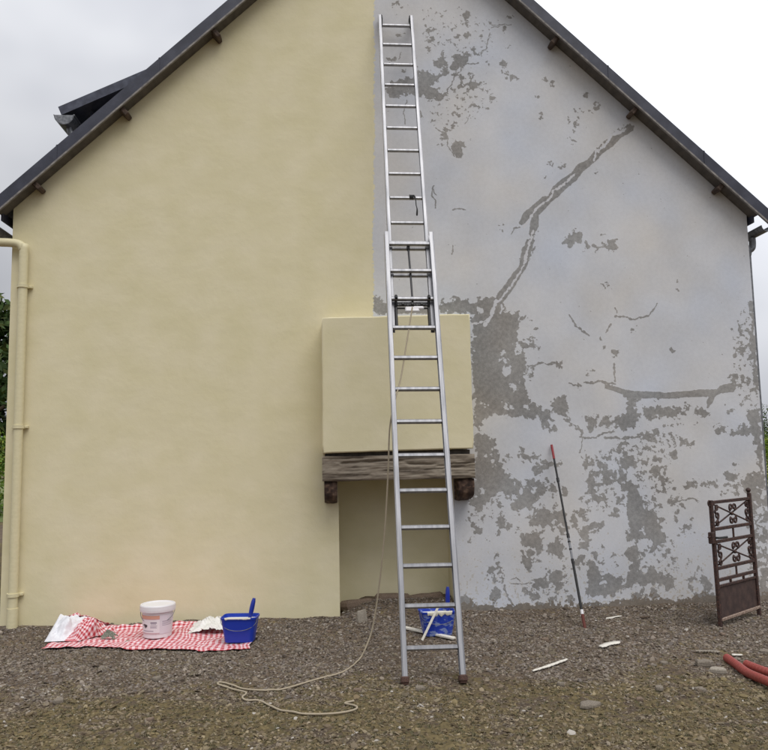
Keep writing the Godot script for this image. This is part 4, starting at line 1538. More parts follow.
func surroundings() -> void:
	tree("tree", "tall dark leafy tree standing beyond the house's left side", Vector3(-12.4, 0, -18.5), 7.2, 5.0, 401, "")
	tree("tree", "shorter leafy tree behind the left side, left of the tall one", Vector3(-16.2, 0, -20.0), 5.6, 4.4, 405, "")
	tree("bush", "low light green bush at the foot of the tall left tree", Vector3(-11.0, 0, -15.2), 2.6, 2.8, 409, "", Color(1.5, 1.5, 1.2), true)
	tree("tree", "dark leafy tree close behind the house, right of the tall left tree", Vector3(-8.8, 0, -20.5), 6.0, 5.2, 411, "")
	tree("bush", "broad light green bush left of the other low bushes by the meadow", Vector3(-14.0, 0, -16.0), 2.4, 3.4, 415, "", Color(1.4, 1.45, 1.2), true)
	tree("bush", "light green bush growing beside the field on the right", Vector3(15.9, 0, -20.0), 1.9, 2.6, 421, "", Color(1.6, 1.55, 1.1), true)
	tree("bush", "rounded bush farther right along the field's edge", Vector3(19.2, 0, -21.0), 2.2, 2.8, 425, "", Color(1.3, 1.3, 1.1), true)
	tree("tree", "dark distant tree across the field, beyond the light green bush", Vector3(38.0, 0, -60.0), 5.0, 7.0, 430, "", Color.WHITE, true)
	tree("tree", "lower dark distant tree at the end of the field, right of another", Vector3(44.0, 0, -62.0), 4.6, 7.0, 434, "", Color.WHITE, true)
	var st := begin()
	quad(st, Vector3(8, 0.012, -16), Vector3(8, 0.012, -80), Vector3(110, 0.012, -80), Vector3(110, 0.012, -16))
	var fm := grain([[0.2, c8(96, 100, 50)], [0.5, c8(134, 130, 70)], [0.8, c8(168, 158, 92)]], 0.02, 37, Vector3(0.08, 0.08, 0.08), 0.95, 0.0, 0.15)
	var f := part("field", st, fm)
	tag(f, "", "", "", "structure")
	st = begin()
	quad(st, Vector3(-60, 0.012, -13.0), Vector3(-60, 0.012, -70), Vector3(-7, 0.012, -70), Vector3(-7, 0.012, -13.0))
	f = part("meadow", st, grain([[0.2, c8(74, 88, 44)], [0.8, c8(116, 122, 64)]], 0.02, 38, Vector3(0.08, 0.08, 0.08), 0.95, 0.0, 0.15))
	tag(f, "", "", "", "structure")

# ---------------------------------------------------------------- outlines of the bare patches and cracks: [how bare, [x, y, ...]] in metres on the wall
const PEEL := [
	[1, [-0.036,5.391, 0.029,5.453, 0.139,5.470, 0.186,5.509, 0.250,5.482, 0.297,5.550, 0.326,5.617, 0.381,5.599, 0.435,5.542, 0.489,5.515, 0.546,5.564, 0.584,5.607, 0.630,5.594, 0.619,5.536, 0.544,5.506, 0.515,5.457, 0.441,5.428, 0.458,5.380, 0.513,5.390, 0.540,5.343, 0.594,5.315, 0.592,5.258, 0.427,5.236, 0.410,5.284, 0.319,5.311, 0.208,5.290, 0.136,5.308, 0.062,5.279, -0.010,5.297, -0.046,5.353]],
	[1, [0.457,5.687, 0.522,5.708, 0.570,5.786, 0.616,5.748, 0.586,5.689, 0.604,5.651, 0.529,5.611, 0.474,5.620]],
	[1, [0.649,5.613, 0.681,5.749, 0.737,5.770, 0.791,5.732, 0.821,5.800, 0.857,5.752, 0.809,5.703, 0.797,5.626, 0.713,5.595]],
	[0.92, [0.810,5.510, 0.798,5.488, 0.770,5.476, 0.737,5.479, 0.717,5.497, 0.717,5.521, 0.739,5.539, 0.772,5.544, 0.800,5.532]],
	[0.92, [0.821,5.424, 0.809,5.409, 0.780,5.401, 0.748,5.403, 0.727,5.415, 0.728,5.430, 0.749,5.443, 0.782,5.446, 0.810,5.439]],
	[0.92, [0.907,5.522, 0.900,5.494, 0.884,5.479, 0.867,5.484, 0.856,5.506, 0.857,5.535, 0.869,5.558, 0.887,5.563, 0.902,5.549]],
	[0.92, [0.930,5.426, 0.917,5.388, 0.885,5.368, 0.851,5.375, 0.829,5.404, 0.830,5.444, 0.854,5.474, 0.889,5.482, 0.919,5.463]],
	[0.92, [0.457,6.036, 0.447,6.005, 0.425,5.989, 0.400,5.994, 0.385,6.018, 0.385,6.050, 0.402,6.075, 0.427,6.081, 0.449,6.065]],
	[0.92, [0.493,5.920, 0.482,5.902, 0.455,5.892, 0.425,5.895, 0.406,5.909, 0.407,5.927, 0.427,5.942, 0.457,5.946, 0.483,5.937]],
	[0.92, [0.854,6.191, 0.846,6.158, 0.828,6.140, 0.808,6.146, 0.796,6.172, 0.797,6.207, 0.811,6.234, 0.831,6.241, 0.848,6.223]],
	[0.92, [0.849,6.103, 0.845,6.082, 0.835,6.072, 0.823,6.075, 0.817,6.091, 0.817,6.113, 0.825,6.129, 0.837,6.133, 0.846,6.123]],
	[0.92, [0.765,5.974, 0.755,5.959, 0.731,5.950, 0.703,5.953, 0.686,5.964, 0.686,5.980, 0.704,5.993, 0.732,5.996, 0.756,5.989]],
	[0.92, [0.885,5.986, 0.873,5.968, 0.844,5.959, 0.811,5.961, 0.791,5.975, 0.791,5.994, 0.813,6.008, 0.846,6.012, 0.874,6.004]],
	[0.92, [0.809,5.819, 0.801,5.807, 0.781,5.800, 0.758,5.802, 0.744,5.812, 0.744,5.825, 0.759,5.835, 0.782,5.838, 0.801,5.832]],
	[0.92, [0.925,5.793, 0.918,5.775, 0.900,5.765, 0.880,5.768, 0.867,5.782, 0.868,5.801, 0.881,5.815, 0.902,5.819, 0.919,5.810]],
	[0.92, [0.722,5.538, 0.715,5.518, 0.697,5.507, 0.677,5.510, 0.665,5.526, 0.665,5.547, 0.679,5.564, 0.699,5.568, 0.716,5.557]],
	[0.92, [0.852,5.313, 0.842,5.303, 0.818,5.298, 0.791,5.299, 0.773,5.307, 0.774,5.317, 0.792,5.326, 0.819,5.328, 0.843,5.323]],
	[0.92, [0.956,5.196, 0.944,5.181, 0.915,5.173, 0.883,5.175, 0.862,5.187, 0.863,5.203, 0.884,5.215, 0.917,5.218, 0.945,5.211]],
	[0.92, [0.769,5.174, 0.763,5.162, 0.750,5.155, 0.735,5.157, 0.725,5.167, 0.726,5.180, 0.736,5.191, 0.751,5.193, 0.764,5.187]],
	[0.92, [0.720,5.094, 0.710,5.081, 0.686,5.075, 0.659,5.077, 0.641,5.086, 0.642,5.099, 0.660,5.110, 0.687,5.112, 0.711,5.106]],
	[0.92, [0.798,5.242, 0.793,5.229, 0.779,5.223, 0.765,5.225, 0.755,5.235, 0.756,5.248, 0.766,5.258, 0.781,5.260, 0.793,5.254]],
	[0.92, [0.442,5.812, 0.437,5.800, 0.426,5.793, 0.414,5.795, 0.406,5.805, 0.406,5.818, 0.414,5.828, 0.427,5.831, 0.438,5.825]],
	[0.92, [0.147,6.305, 0.136,6.290, 0.110,6.281, 0.080,6.284, 0.061,6.295, 0.061,6.311, 0.081,6.324, 0.111,6.328, 0.137,6.320]],
	[0.92, [0.151,5.971, 0.142,5.958, 0.120,5.951, 0.095,5.953, 0.079,5.963, 0.079,5.976, 0.096,5.987, 0.121,5.989, 0.142,5.983]],
	[0.92, [0.080,5.690, 0.067,5.677, 0.034,5.670, -0.003,5.672, -0.027,5.681, -0.026,5.694, -0.002,5.705, 0.035,5.708, 0.068,5.702]],
	[0.92, [0.182,5.571, 0.177,5.558, 0.163,5.552, 0.149,5.554, 0.139,5.563, 0.139,5.577, 0.149,5.587, 0.164,5.589, 0.177,5.583]],
	[0.92, [1.072,5.669, 1.066,5.654, 1.053,5.646, 1.038,5.649, 1.028,5.661, 1.029,5.676, 1.039,5.689, 1.054,5.692, 1.067,5.684]],
	[0.92, [0.990,5.436, 0.984,5.416, 0.970,5.406, 0.955,5.409, 0.946,5.425, 0.947,5.446, 0.957,5.462, 0.972,5.466, 0.985,5.456]],
	[0.92, [0.778,6.268, 0.774,6.252, 0.763,6.244, 0.752,6.247, 0.745,6.259, 0.746,6.275, 0.753,6.287, 0.765,6.290, 0.775,6.283]],
	[0.92, [0.483,5.019, 0.477,5.009, 0.462,5.004, 0.444,5.005, 0.433,5.013, 0.434,5.023, 0.445,5.031, 0.462,5.033, 0.477,5.028]],
	[0.92, [0.688,5.374, 0.683,5.364, 0.672,5.359, 0.660,5.360, 0.652,5.368, 0.652,5.379, 0.661,5.387, 0.673,5.389, 0.684,5.384]],
	[0.92, [0.332,5.102, 0.327,5.092, 0.316,5.087, 0.304,5.089, 0.296,5.096, 0.296,5.107, 0.305,5.115, 0.317,5.117, 0.328,5.112]],
	[0.92, [1.111,5.298, 1.105,5.285, 1.092,5.279, 1.077,5.281, 1.068,5.291, 1.068,5.304, 1.078,5.314, 1.093,5.316, 1.106,5.310]],
	[0.92, [1.013,5.969, 1.008,5.952, 0.997,5.942, 0.984,5.945, 0.977,5.959, 0.977,5.978, 0.986,5.993, 0.999,5.996, 1.009,5.987]],
	[0.24, [0.343,6.287, 1.141,6.148, 1.089,5.737, 0.830,5.791, 0.571,5.805, 0.369,5.859]],
	[0.24, [0.429,5.322, 1.115,5.409, 1.107,5.179, 0.657,4.945, 0.420,4.980]],
	[0.92, [1.252,5.675, 1.242,5.652, 1.218,5.640, 1.192,5.643, 1.176,5.662, 1.177,5.686, 1.195,5.705, 1.221,5.710, 1.243,5.698]],
	[0.92, [1.225,5.597, 1.219,5.571, 1.206,5.557, 1.191,5.561, 1.183,5.582, 1.184,5.610, 1.194,5.631, 1.209,5.636, 1.221,5.623]],
	[0.92, [1.262,5.542, 1.255,5.521, 1.239,5.510, 1.222,5.514, 1.211,5.530, 1.212,5.551, 1.224,5.568, 1.242,5.572, 1.256,5.562]],
	[0.92, [1.354,5.527, 1.344,5.514, 1.321,5.507, 1.295,5.509, 1.278,5.519, 1.279,5.533, 1.296,5.544, 1.323,5.547, 1.345,5.540]],
	[0.92, [1.259,6.047, 1.253,6.029, 1.240,6.020, 1.226,6.023, 1.217,6.037, 1.217,6.055, 1.227,6.070, 1.242,6.073, 1.255,6.064]],
	[0.92, [1.330,6.207, 1.325,6.195, 1.312,6.189, 1.297,6.191, 1.288,6.200, 1.288,6.212, 1.298,6.222, 1.313,6.225, 1.326,6.219]],
	[0.92, [1.298,5.863, 1.289,5.854, 1.268,5.849, 1.245,5.850, 1.230,5.857, 1.231,5.866, 1.246,5.873, 1.269,5.875, 1.290,5.871]],
	[0.92, [1.111,5.301, 1.105,5.281, 1.089,5.271, 1.072,5.274, 1.061,5.290, 1.062,5.311, 1.074,5.328, 1.091,5.332, 1.106,5.321]],
	[0.92, [1.672,5.515, 1.667,5.502, 1.656,5.495, 1.645,5.497, 1.638,5.507, 1.638,5.521, 1.646,5.532, 1.658,5.534, 1.668,5.528]],
	[0.92, [1.755,5.445, 1.749,5.419, 1.736,5.405, 1.721,5.409, 1.713,5.430, 1.714,5.458, 1.724,5.479, 1.739,5.484, 1.751,5.470]],
	[0.92, [1.598,5.302, 1.593,5.288, 1.582,5.280, 1.571,5.282, 1.564,5.294, 1.564,5.309, 1.572,5.321, 1.584,5.324, 1.594,5.316]],
	[0.92, [1.631,5.081, 1.625,5.066, 1.609,5.059, 1.592,5.061, 1.581,5.072, 1.581,5.088, 1.593,5.099, 1.611,5.102, 1.626,5.095]],
	[0.92, [2.133,5.332, 2.124,5.319, 2.103,5.312, 2.080,5.314, 2.065,5.324, 2.066,5.338, 2.082,5.349, 2.105,5.351, 2.126,5.345]],
	[0.92, [2.246,5.193, 2.237,5.167, 2.215,5.153, 2.192,5.158, 2.178,5.178, 2.179,5.206, 2.196,5.227, 2.219,5.232, 2.239,5.219]],
	[0.92, [1.907,5.062, 1.901,5.033, 1.887,5.018, 1.873,5.023, 1.864,5.046, 1.866,5.077, 1.876,5.100, 1.891,5.105, 1.903,5.090]],
	[0.92, [1.998,5.019, 1.992,4.982, 1.979,4.962, 1.967,4.969, 1.959,4.999, 1.961,5.038, 1.971,5.068, 1.985,5.075, 1.995,5.056]],
	[0.92, [1.977,5.174, 1.973,5.162, 1.962,5.156, 1.951,5.158, 1.943,5.167, 1.944,5.179, 1.952,5.189, 1.964,5.191, 1.974,5.185]],
	[0.92, [2.057,5.164, 2.052,5.155, 2.039,5.150, 2.024,5.152, 2.015,5.159, 2.015,5.168, 2.025,5.175, 2.040,5.177, 2.053,5.172]],
	[0.92, [1.956,4.820, 1.950,4.803, 1.935,4.793, 1.920,4.796, 1.910,4.810, 1.911,4.828, 1.922,4.842, 1.938,4.845, 1.952,4.836]],
	[0.92, [1.964,4.937, 1.960,4.928, 1.951,4.923, 1.941,4.925, 1.934,4.932, 1.935,4.941, 1.942,4.948, 1.952,4.949, 1.961,4.945]],
	[0.92, [2.169,5.139, 2.164,5.126, 2.152,5.119, 2.139,5.121, 2.131,5.131, 2.132,5.145, 2.141,5.156, 2.154,5.158, 2.165,5.151]],
	[0.95, [0.766,4.720, 0.747,4.662, 0.701,4.630, 0.650,4.640, 0.618,4.688, 0.620,4.750, 0.655,4.798, 0.706,4.810, 0.750,4.779]],
	[0.95, [0.591,4.864, 0.578,4.831, 0.548,4.812, 0.514,4.818, 0.492,4.845, 0.493,4.881, 0.516,4.909, 0.551,4.915, 0.580,4.898]],
	[0.95, [0.577,4.755, 0.569,4.741, 0.549,4.734, 0.526,4.736, 0.512,4.747, 0.512,4.762, 0.527,4.774, 0.550,4.777, 0.570,4.769]],
	[0.95, [0.627,4.930, 0.620,4.916, 0.605,4.908, 0.588,4.911, 0.577,4.922, 0.578,4.937, 0.589,4.949, 0.606,4.951, 0.621,4.944]],
	[0.95, [0.696,4.981, 0.689,4.967, 0.671,4.959, 0.651,4.962, 0.638,4.973, 0.639,4.988, 0.652,5.000, 0.672,5.002, 0.690,4.995]],
	[0.95, [1.126,3.879, 1.122,3.866, 1.111,3.860, 1.100,3.862, 1.093,3.872, 1.094,3.885, 1.101,3.895, 1.113,3.898, 1.122,3.891]],
	[0.95, [1.161,3.926, 1.158,3.915, 1.150,3.909, 1.142,3.911, 1.137,3.920, 1.137,3.931, 1.143,3.940, 1.151,3.942, 1.159,3.937]],
	[0.95, [1.631,4.412, 1.625,4.400, 1.612,4.393, 1.598,4.395, 1.589,4.405, 1.589,4.419, 1.599,4.429, 1.614,4.431, 1.626,4.425]],
	[0.95, [0.485,5.012, 0.479,5.006, 0.464,5.003, 0.447,5.003, 0.436,5.008, 0.436,5.014, 0.448,5.019, 0.465,5.020, 0.480,5.017]],
	[1.15, [1.374,4.033, 1.473,4.109, 1.506,4.141, 1.583,4.206, 1.648,4.217, 1.695,4.315, 1.761,4.370, 1.905,4.469, 1.974,4.556, 2.085,4.612, 2.165,4.712, 2.217,4.668, 2.171,4.613, 2.081,4.535, 2.013,4.480, 1.956,4.403, 1.822,4.294, 1.744,4.218, 1.656,4.153, 1.622,4.109, 1.555,4.045, 1.499,3.980, 1.458,4.012, 1.403,3.958, 1.348,3.905, 1.324,3.926]],
	[1.1, [2.184,4.646, 2.242,4.734, 2.322,4.801, 2.369,4.868, 2.458,4.902, 2.561,4.981, 2.601,4.993, 2.592,4.948, 2.445,4.858, 2.353,4.768, 2.240,4.690]],
	[1.0, [2.177,4.734, 2.223,4.778, 2.313,4.845, 2.289,4.801, 2.221,4.745]],
	[1.0, [2.383,4.928, 2.450,4.964, 2.573,5.015, 2.539,4.981, 2.449,4.940]],
	[1.1, [1.458,4.001, 1.521,3.991, 1.517,3.894, 1.449,3.777, 1.425,3.809]],
	[1.0, [1.514,3.830, 1.455,3.660, 1.386,3.522, 1.359,3.533, 1.423,3.660, 1.471,3.798]],
	[1.0, [1.427,3.766, 1.391,3.660, 1.338,3.533, 1.308,3.533, 1.360,3.660]],
	[0.95, [1.954,4.820, 1.948,4.804, 1.935,4.796, 1.921,4.798, 1.912,4.811, 1.913,4.827, 1.923,4.840, 1.937,4.843, 1.950,4.835]],
	[0.95, [1.831,4.533, 1.823,4.511, 1.805,4.499, 1.784,4.503, 1.772,4.521, 1.773,4.545, 1.787,4.563, 1.808,4.568, 1.825,4.556]],
	[0.95, [1.635,4.412, 1.629,4.400, 1.616,4.393, 1.602,4.395, 1.593,4.405, 1.594,4.419, 1.604,4.429, 1.618,4.431, 1.630,4.425]],
	[0.95, [1.723,4.570, 1.714,4.558, 1.690,4.552, 1.665,4.554, 1.648,4.563, 1.648,4.575, 1.666,4.584, 1.692,4.587, 1.715,4.581]],
	[0.95, [2.045,3.681, 2.038,3.656, 2.021,3.643, 2.002,3.648, 1.991,3.668, 1.992,3.694, 2.005,3.714, 2.024,3.719, 2.040,3.706]],
	[0.95, [2.229,3.799, 2.224,3.788, 2.212,3.782, 2.199,3.784, 2.191,3.793, 2.192,3.805, 2.201,3.814, 2.214,3.816, 2.225,3.810]],
	[0.95, [2.147,3.670, 2.138,3.648, 2.117,3.637, 2.094,3.641, 2.080,3.659, 2.082,3.682, 2.097,3.700, 2.121,3.704, 2.140,3.692]],
	[0.95, [2.498,4.237, 2.493,4.225, 2.482,4.219, 2.471,4.221, 2.464,4.231, 2.464,4.243, 2.473,4.252, 2.484,4.254, 2.494,4.248]],
	[0.95, [1.886,3.734, 1.873,3.701, 1.845,3.684, 1.814,3.690, 1.794,3.717, 1.796,3.752, 1.818,3.779, 1.850,3.785, 1.876,3.767]],
	[0.95, [1.159,3.915, 1.154,3.904, 1.144,3.898, 1.133,3.900, 1.126,3.909, 1.126,3.921, 1.134,3.930, 1.146,3.932, 1.155,3.926]],
	[0.95, [2.203,4.471, 2.198,4.462, 2.188,4.458, 2.176,4.459, 2.169,4.466, 2.170,4.475, 2.178,4.482, 2.189,4.483, 2.199,4.479]],
	[0.95, [1.907,5.062, 1.902,5.042, 1.891,5.031, 1.880,5.035, 1.873,5.051, 1.874,5.072, 1.882,5.088, 1.894,5.092, 1.904,5.082]],
	[0.95, [1.998,5.008, 1.992,4.985, 1.980,4.973, 1.967,4.977, 1.959,4.995, 1.960,5.019, 1.970,5.038, 1.983,5.042, 1.994,5.030]],
	[1, [1.797,3.734, 1.862,3.766, 1.909,3.856, 1.980,3.777, 1.973,3.724, 1.890,3.692, 1.826,3.681]],
	[1, [2.167,3.681, 2.277,3.745, 2.364,3.756, 2.325,3.638, 2.282,3.627]],
	[1.1, [1.398,3.745, 1.467,3.745, 1.444,3.665, 1.377,3.468, 1.315,3.379, 1.211,3.213, 1.109,3.087, 1.068,3.038, 1.053,3.155, 1.134,3.252, 1.237,3.389, 1.309,3.468, 1.333,3.596]],
	[1.05, [-0.217,2.988, -0.214,3.161, -0.148,3.122, -0.082,3.083, 0.089,3.073, 0.147,3.101, 0.261,3.082, 0.452,3.071, 0.491,3.100, 0.607,3.099, 0.618,3.167, 0.656,3.157, 0.664,3.099, 0.751,3.108, 0.779,3.069, 0.837,3.078, 0.859,3.137, 0.936,3.136, 0.985,3.146, 1.053,3.155, 1.108,3.067, 1.087,3.019, 1.163,2.970, 1.261,2.998, 1.287,2.920, 1.252,2.766, 1.209,2.650, 1.225,2.554, 1.265,2.592, 1.268,2.688, 1.406,2.735, 1.450,2.619, 1.343,2.610, 1.292,2.553, 1.328,2.476, 1.354,2.418, 1.286,2.400, 1.300,2.266, 0.773,2.273, 0.796,2.982]],
	[-1, [0.855,3.020, 0.893,3.010, 0.872,2.972]],
	[0.95, [1.165,3.028, 1.160,3.018, 1.148,3.013, 1.135,3.015, 1.127,3.023, 1.128,3.033, 1.136,3.042, 1.150,3.043, 1.161,3.038]],
	[0.95, [1.342,2.924, 1.337,2.913, 1.325,2.907, 1.312,2.909, 1.304,2.918, 1.304,2.930, 1.313,2.939, 1.326,2.941, 1.338,2.935]],
	[0.95, [1.402,2.923, 1.397,2.912, 1.385,2.906, 1.372,2.908, 1.364,2.918, 1.365,2.930, 1.374,2.939, 1.387,2.941, 1.398,2.935]],
	[0.95, [1.393,2.360, 1.387,2.324, 1.376,2.304, 1.365,2.311, 1.358,2.341, 1.360,2.380, 1.369,2.410, 1.381,2.417, 1.390,2.397]],
	[0.95, [1.466,2.806, 1.462,2.799, 1.454,2.795, 1.445,2.797, 1.439,2.803, 1.439,2.811, 1.445,2.817, 1.455,2.818, 1.463,2.814]],
	[-1, [1.132,2.564, 1.126,2.542, 1.112,2.531, 1.096,2.535, 1.087,2.553, 1.088,2.577, 1.099,2.595, 1.114,2.599, 1.128,2.587]],
	[-1, [1.137,2.488, 1.125,2.478, 1.095,2.473, 1.062,2.475, 1.040,2.484, 1.040,2.494, 1.062,2.502, 1.096,2.503, 1.126,2.498]],
	[-1, [1.188,2.401, 1.176,2.379, 1.148,2.368, 1.117,2.372, 1.098,2.390, 1.099,2.414, 1.120,2.432, 1.151,2.435, 1.178,2.423]],
	[-1, [1.394,2.672, 1.388,2.654, 1.374,2.645, 1.358,2.649, 1.348,2.663, 1.349,2.681, 1.360,2.695, 1.376,2.698, 1.389,2.689]],
	[1.05, [0.813,2.959, 1.268,2.956, 1.239,2.724, 1.320,2.569, 1.324,2.416, 1.299,2.263, 1.367,2.053, 1.461,1.995, 1.458,1.919, 1.342,1.893, 1.189,1.914, 1.094,1.934, 0.999,1.942, 0.922,1.918, 0.823,1.817, 0.781,1.799]],
	[1, [1.460,1.957, 1.576,1.965, 1.581,1.879, 1.532,1.852, 1.550,1.814, 1.626,1.803, 1.654,1.774, 1.604,1.743, 1.568,1.785, 1.482,1.796, 1.446,1.872]],
	[1, [1.620,2.088, 1.641,2.129, 1.708,2.124, 1.734,2.057, 1.752,2.009, 1.728,1.915, 1.782,1.829, 1.876,1.780, 1.885,1.751, 1.781,1.800, 1.680,1.916, 1.594,1.955, 1.593,2.021]],
	[-1, [1.144,2.237, 1.202,2.255, 1.268,2.226, 1.277,2.206, 1.199,2.188, 1.162,2.208]],
	[-1, [1.216,2.628, 1.247,2.676, 1.270,2.628, 1.283,2.599, 1.233,2.551]],
	[-1, [1.183,2.018, 1.174,2.004, 1.151,1.996, 1.125,1.999, 1.109,2.011, 1.109,2.027, 1.127,2.039, 1.153,2.041, 1.175,2.033]],
	[-1, [1.348,2.012, 1.340,1.992, 1.322,1.982, 1.301,1.986, 1.288,2.002, 1.289,2.023, 1.303,2.039, 1.324,2.042, 1.342,2.031]],
	[-1, [1.087,2.042, 1.082,2.031, 1.070,2.026, 1.057,2.028, 1.049,2.037, 1.050,2.049, 1.058,2.057, 1.071,2.059, 1.082,2.053]],
	[-1, [0.906,2.022, 0.901,2.013, 0.890,2.008, 0.877,2.010, 0.869,2.018, 0.869,2.028, 0.878,2.036, 0.891,2.037, 0.902,2.032]],
	[-1, [1.180,2.389, 1.168,2.367, 1.138,2.356, 1.104,2.360, 1.083,2.378, 1.084,2.402, 1.106,2.420, 1.140,2.423, 1.169,2.411]],
	[-1, [1.121,2.552, 1.115,2.525, 1.103,2.511, 1.091,2.516, 1.083,2.538, 1.084,2.567, 1.093,2.589, 1.106,2.594, 1.117,2.579]],
	[-1, [1.101,2.485, 1.092,2.476, 1.072,2.471, 1.048,2.473, 1.034,2.481, 1.034,2.491, 1.049,2.499, 1.073,2.501, 1.093,2.495]],
	[0.95, [1.457,1.999, 1.449,1.979, 1.428,1.969, 1.404,1.973, 1.390,1.989, 1.391,2.010, 1.407,2.026, 1.430,2.029, 1.450,2.018]],
	[0.95, [1.392,2.339, 1.387,2.309, 1.376,2.294, 1.365,2.299, 1.358,2.323, 1.359,2.355, 1.368,2.379, 1.380,2.384, 1.390,2.368]],
	[0.95, [1.696,2.440, 1.687,2.421, 1.668,2.410, 1.648,2.414, 1.635,2.431, 1.636,2.452, 1.650,2.468, 1.671,2.471, 1.689,2.460]],
	[0.95, [1.899,2.217, 1.892,2.206, 1.876,2.201, 1.858,2.203, 1.846,2.212, 1.847,2.224, 1.859,2.233, 1.878,2.235, 1.893,2.228]],
	[0.95, [1.998,2.312, 1.993,2.302, 1.982,2.297, 1.971,2.299, 1.963,2.307, 1.964,2.318, 1.972,2.326, 1.984,2.327, 1.994,2.322]],
	[0.95, [2.020,2.369, 2.015,2.360, 2.005,2.354, 1.993,2.356, 1.986,2.365, 1.986,2.375, 1.994,2.383, 2.006,2.385, 2.016,2.379]],
	[0.92, [2.150,2.680, 2.145,2.661, 2.134,2.651, 2.123,2.655, 2.117,2.670, 2.118,2.691, 2.126,2.707, 2.137,2.710, 2.147,2.700]],
	[0.92, [2.274,2.534, 2.270,2.515, 2.261,2.505, 2.252,2.509, 2.247,2.524, 2.248,2.545, 2.255,2.560, 2.264,2.564, 2.272,2.554]],
	[0.92, [2.173,2.605, 2.169,2.595, 2.161,2.589, 2.152,2.591, 2.146,2.600, 2.147,2.611, 2.153,2.620, 2.163,2.622, 2.170,2.616]],
	[0.92, [2.221,3.276, 2.215,3.268, 2.201,3.263, 2.185,3.265, 2.175,3.272, 2.175,3.281, 2.186,3.288, 2.202,3.290, 2.216,3.285]],
	[0.92, [2.487,2.778, 2.483,2.767, 2.473,2.761, 2.463,2.763, 2.457,2.772, 2.458,2.784, 2.465,2.792, 2.475,2.794, 2.484,2.789]],
	[0.92, [2.885,2.572, 2.881,2.559, 2.872,2.552, 2.861,2.554, 2.855,2.565, 2.856,2.579, 2.864,2.589, 2.874,2.591, 2.883,2.585]],
	[0.92, [2.016,2.358, 2.011,2.346, 2.001,2.339, 1.990,2.342, 1.983,2.352, 1.984,2.366, 1.991,2.376, 2.003,2.378, 2.012,2.371]],
	[0.92, [2.998,3.239, 2.992,3.211, 2.983,3.196, 2.974,3.201, 2.970,3.224, 2.972,3.255, 2.979,3.278, 2.989,3.283, 2.996,3.268]],
	[0.7, [2.994,3.237, 2.989,3.209, 2.980,3.194, 2.972,3.199, 2.968,3.222, 2.970,3.253, 2.977,3.276, 2.986,3.281, 2.993,3.266]],
	[0.7, [3.639,2.806, 3.631,2.768, 3.617,2.748, 3.604,2.755, 3.597,2.786, 3.600,2.826, 3.611,2.857, 3.626,2.864, 3.637,2.844]],
	[0.7, [3.681,2.586, 3.663,2.537, 3.626,2.511, 3.586,2.520, 3.563,2.561, 3.566,2.613, 3.596,2.653, 3.637,2.662, 3.670,2.635]],
	[0.7, [3.772,2.934, 3.765,2.910, 3.751,2.898, 3.736,2.902, 3.728,2.922, 3.729,2.947, 3.741,2.966, 3.756,2.970, 3.769,2.958]],
	[0.7, [3.579,2.260, 3.561,2.202, 3.526,2.171, 3.489,2.183, 3.468,2.230, 3.472,2.292, 3.500,2.339, 3.539,2.349, 3.570,2.318]],
	[0.7, [3.670,2.259, 3.657,2.217, 3.628,2.195, 3.599,2.203, 3.582,2.237, 3.585,2.282, 3.607,2.316, 3.638,2.323, 3.663,2.301]],
	[0.7, [3.619,2.350, 3.609,2.327, 3.588,2.314, 3.566,2.319, 3.553,2.338, 3.554,2.363, 3.571,2.382, 3.594,2.386, 3.613,2.373]],
	[0.7, [3.735,2.759, 3.727,2.731, 3.710,2.716, 3.693,2.722, 3.683,2.745, 3.685,2.775, 3.698,2.798, 3.716,2.803, 3.731,2.788]],
	[0.7, [3.760,2.585, 3.752,2.557, 3.735,2.542, 3.718,2.548, 3.708,2.571, 3.710,2.601, 3.723,2.623, 3.741,2.629, 3.756,2.613]],
	[0.7, [3.784,3.045, 3.777,3.033, 3.761,3.027, 3.744,3.029, 3.733,3.039, 3.734,3.051, 3.746,3.061, 3.764,3.063, 3.779,3.057]],
	[0.7, [3.066,3.071, 3.063,3.064, 3.056,3.060, 3.048,3.062, 3.044,3.067, 3.044,3.075, 3.050,3.081, 3.057,3.082, 3.064,3.078]],
	[1.05, [3.735,2.348, 3.717,2.494, 3.700,2.641, 3.730,2.787, 3.747,2.897, 3.740,3.064, 3.790,3.100, 3.786,2.787, 3.787,2.421, 3.787,2.167, 3.692,2.150]],
	[0.33, [3.541,2.917, 3.781,3.100, 3.785,2.149, 3.469,2.153, 3.506,2.424]],
	[1.14, [2.148,2.229, 2.201,2.212, 2.251,2.203, 2.366,2.160, 2.467,2.151, 2.602,2.146, 2.728,2.139, 2.725,2.089, 2.615,2.089, 2.514,2.084, 2.364,2.111, 2.298,2.140, 2.216,2.171, 2.150,2.196]],
	[1.05, [2.148,2.229, 2.201,2.212, 2.251,2.203, 2.366,2.160, 2.467,2.151, 2.602,2.146, 2.720,2.139, 2.733,2.081, 2.615,2.083, 2.513,2.076, 2.454,2.069, 2.456,1.954, 2.520,1.904, 2.518,1.871, 2.450,1.848, 2.396,1.775, 2.319,1.760, 2.262,1.777, 2.218,1.746, 2.176,1.730, 2.229,1.794, 2.233,1.859, 2.303,1.923, 2.337,1.923, 2.368,2.037, 2.371,2.086, 2.298,2.140, 2.216,2.171, 2.150,2.196]],
	[1, [1.902,2.216, 1.895,2.207, 1.879,2.202, 1.861,2.204, 1.850,2.212, 1.850,2.222, 1.862,2.229, 1.880,2.231, 1.896,2.225]],
	[1, [2.031,1.830, 2.017,1.778, 1.986,1.751, 1.953,1.761, 1.933,1.804, 1.936,1.859, 1.960,1.902, 1.994,1.911, 2.022,1.883]],
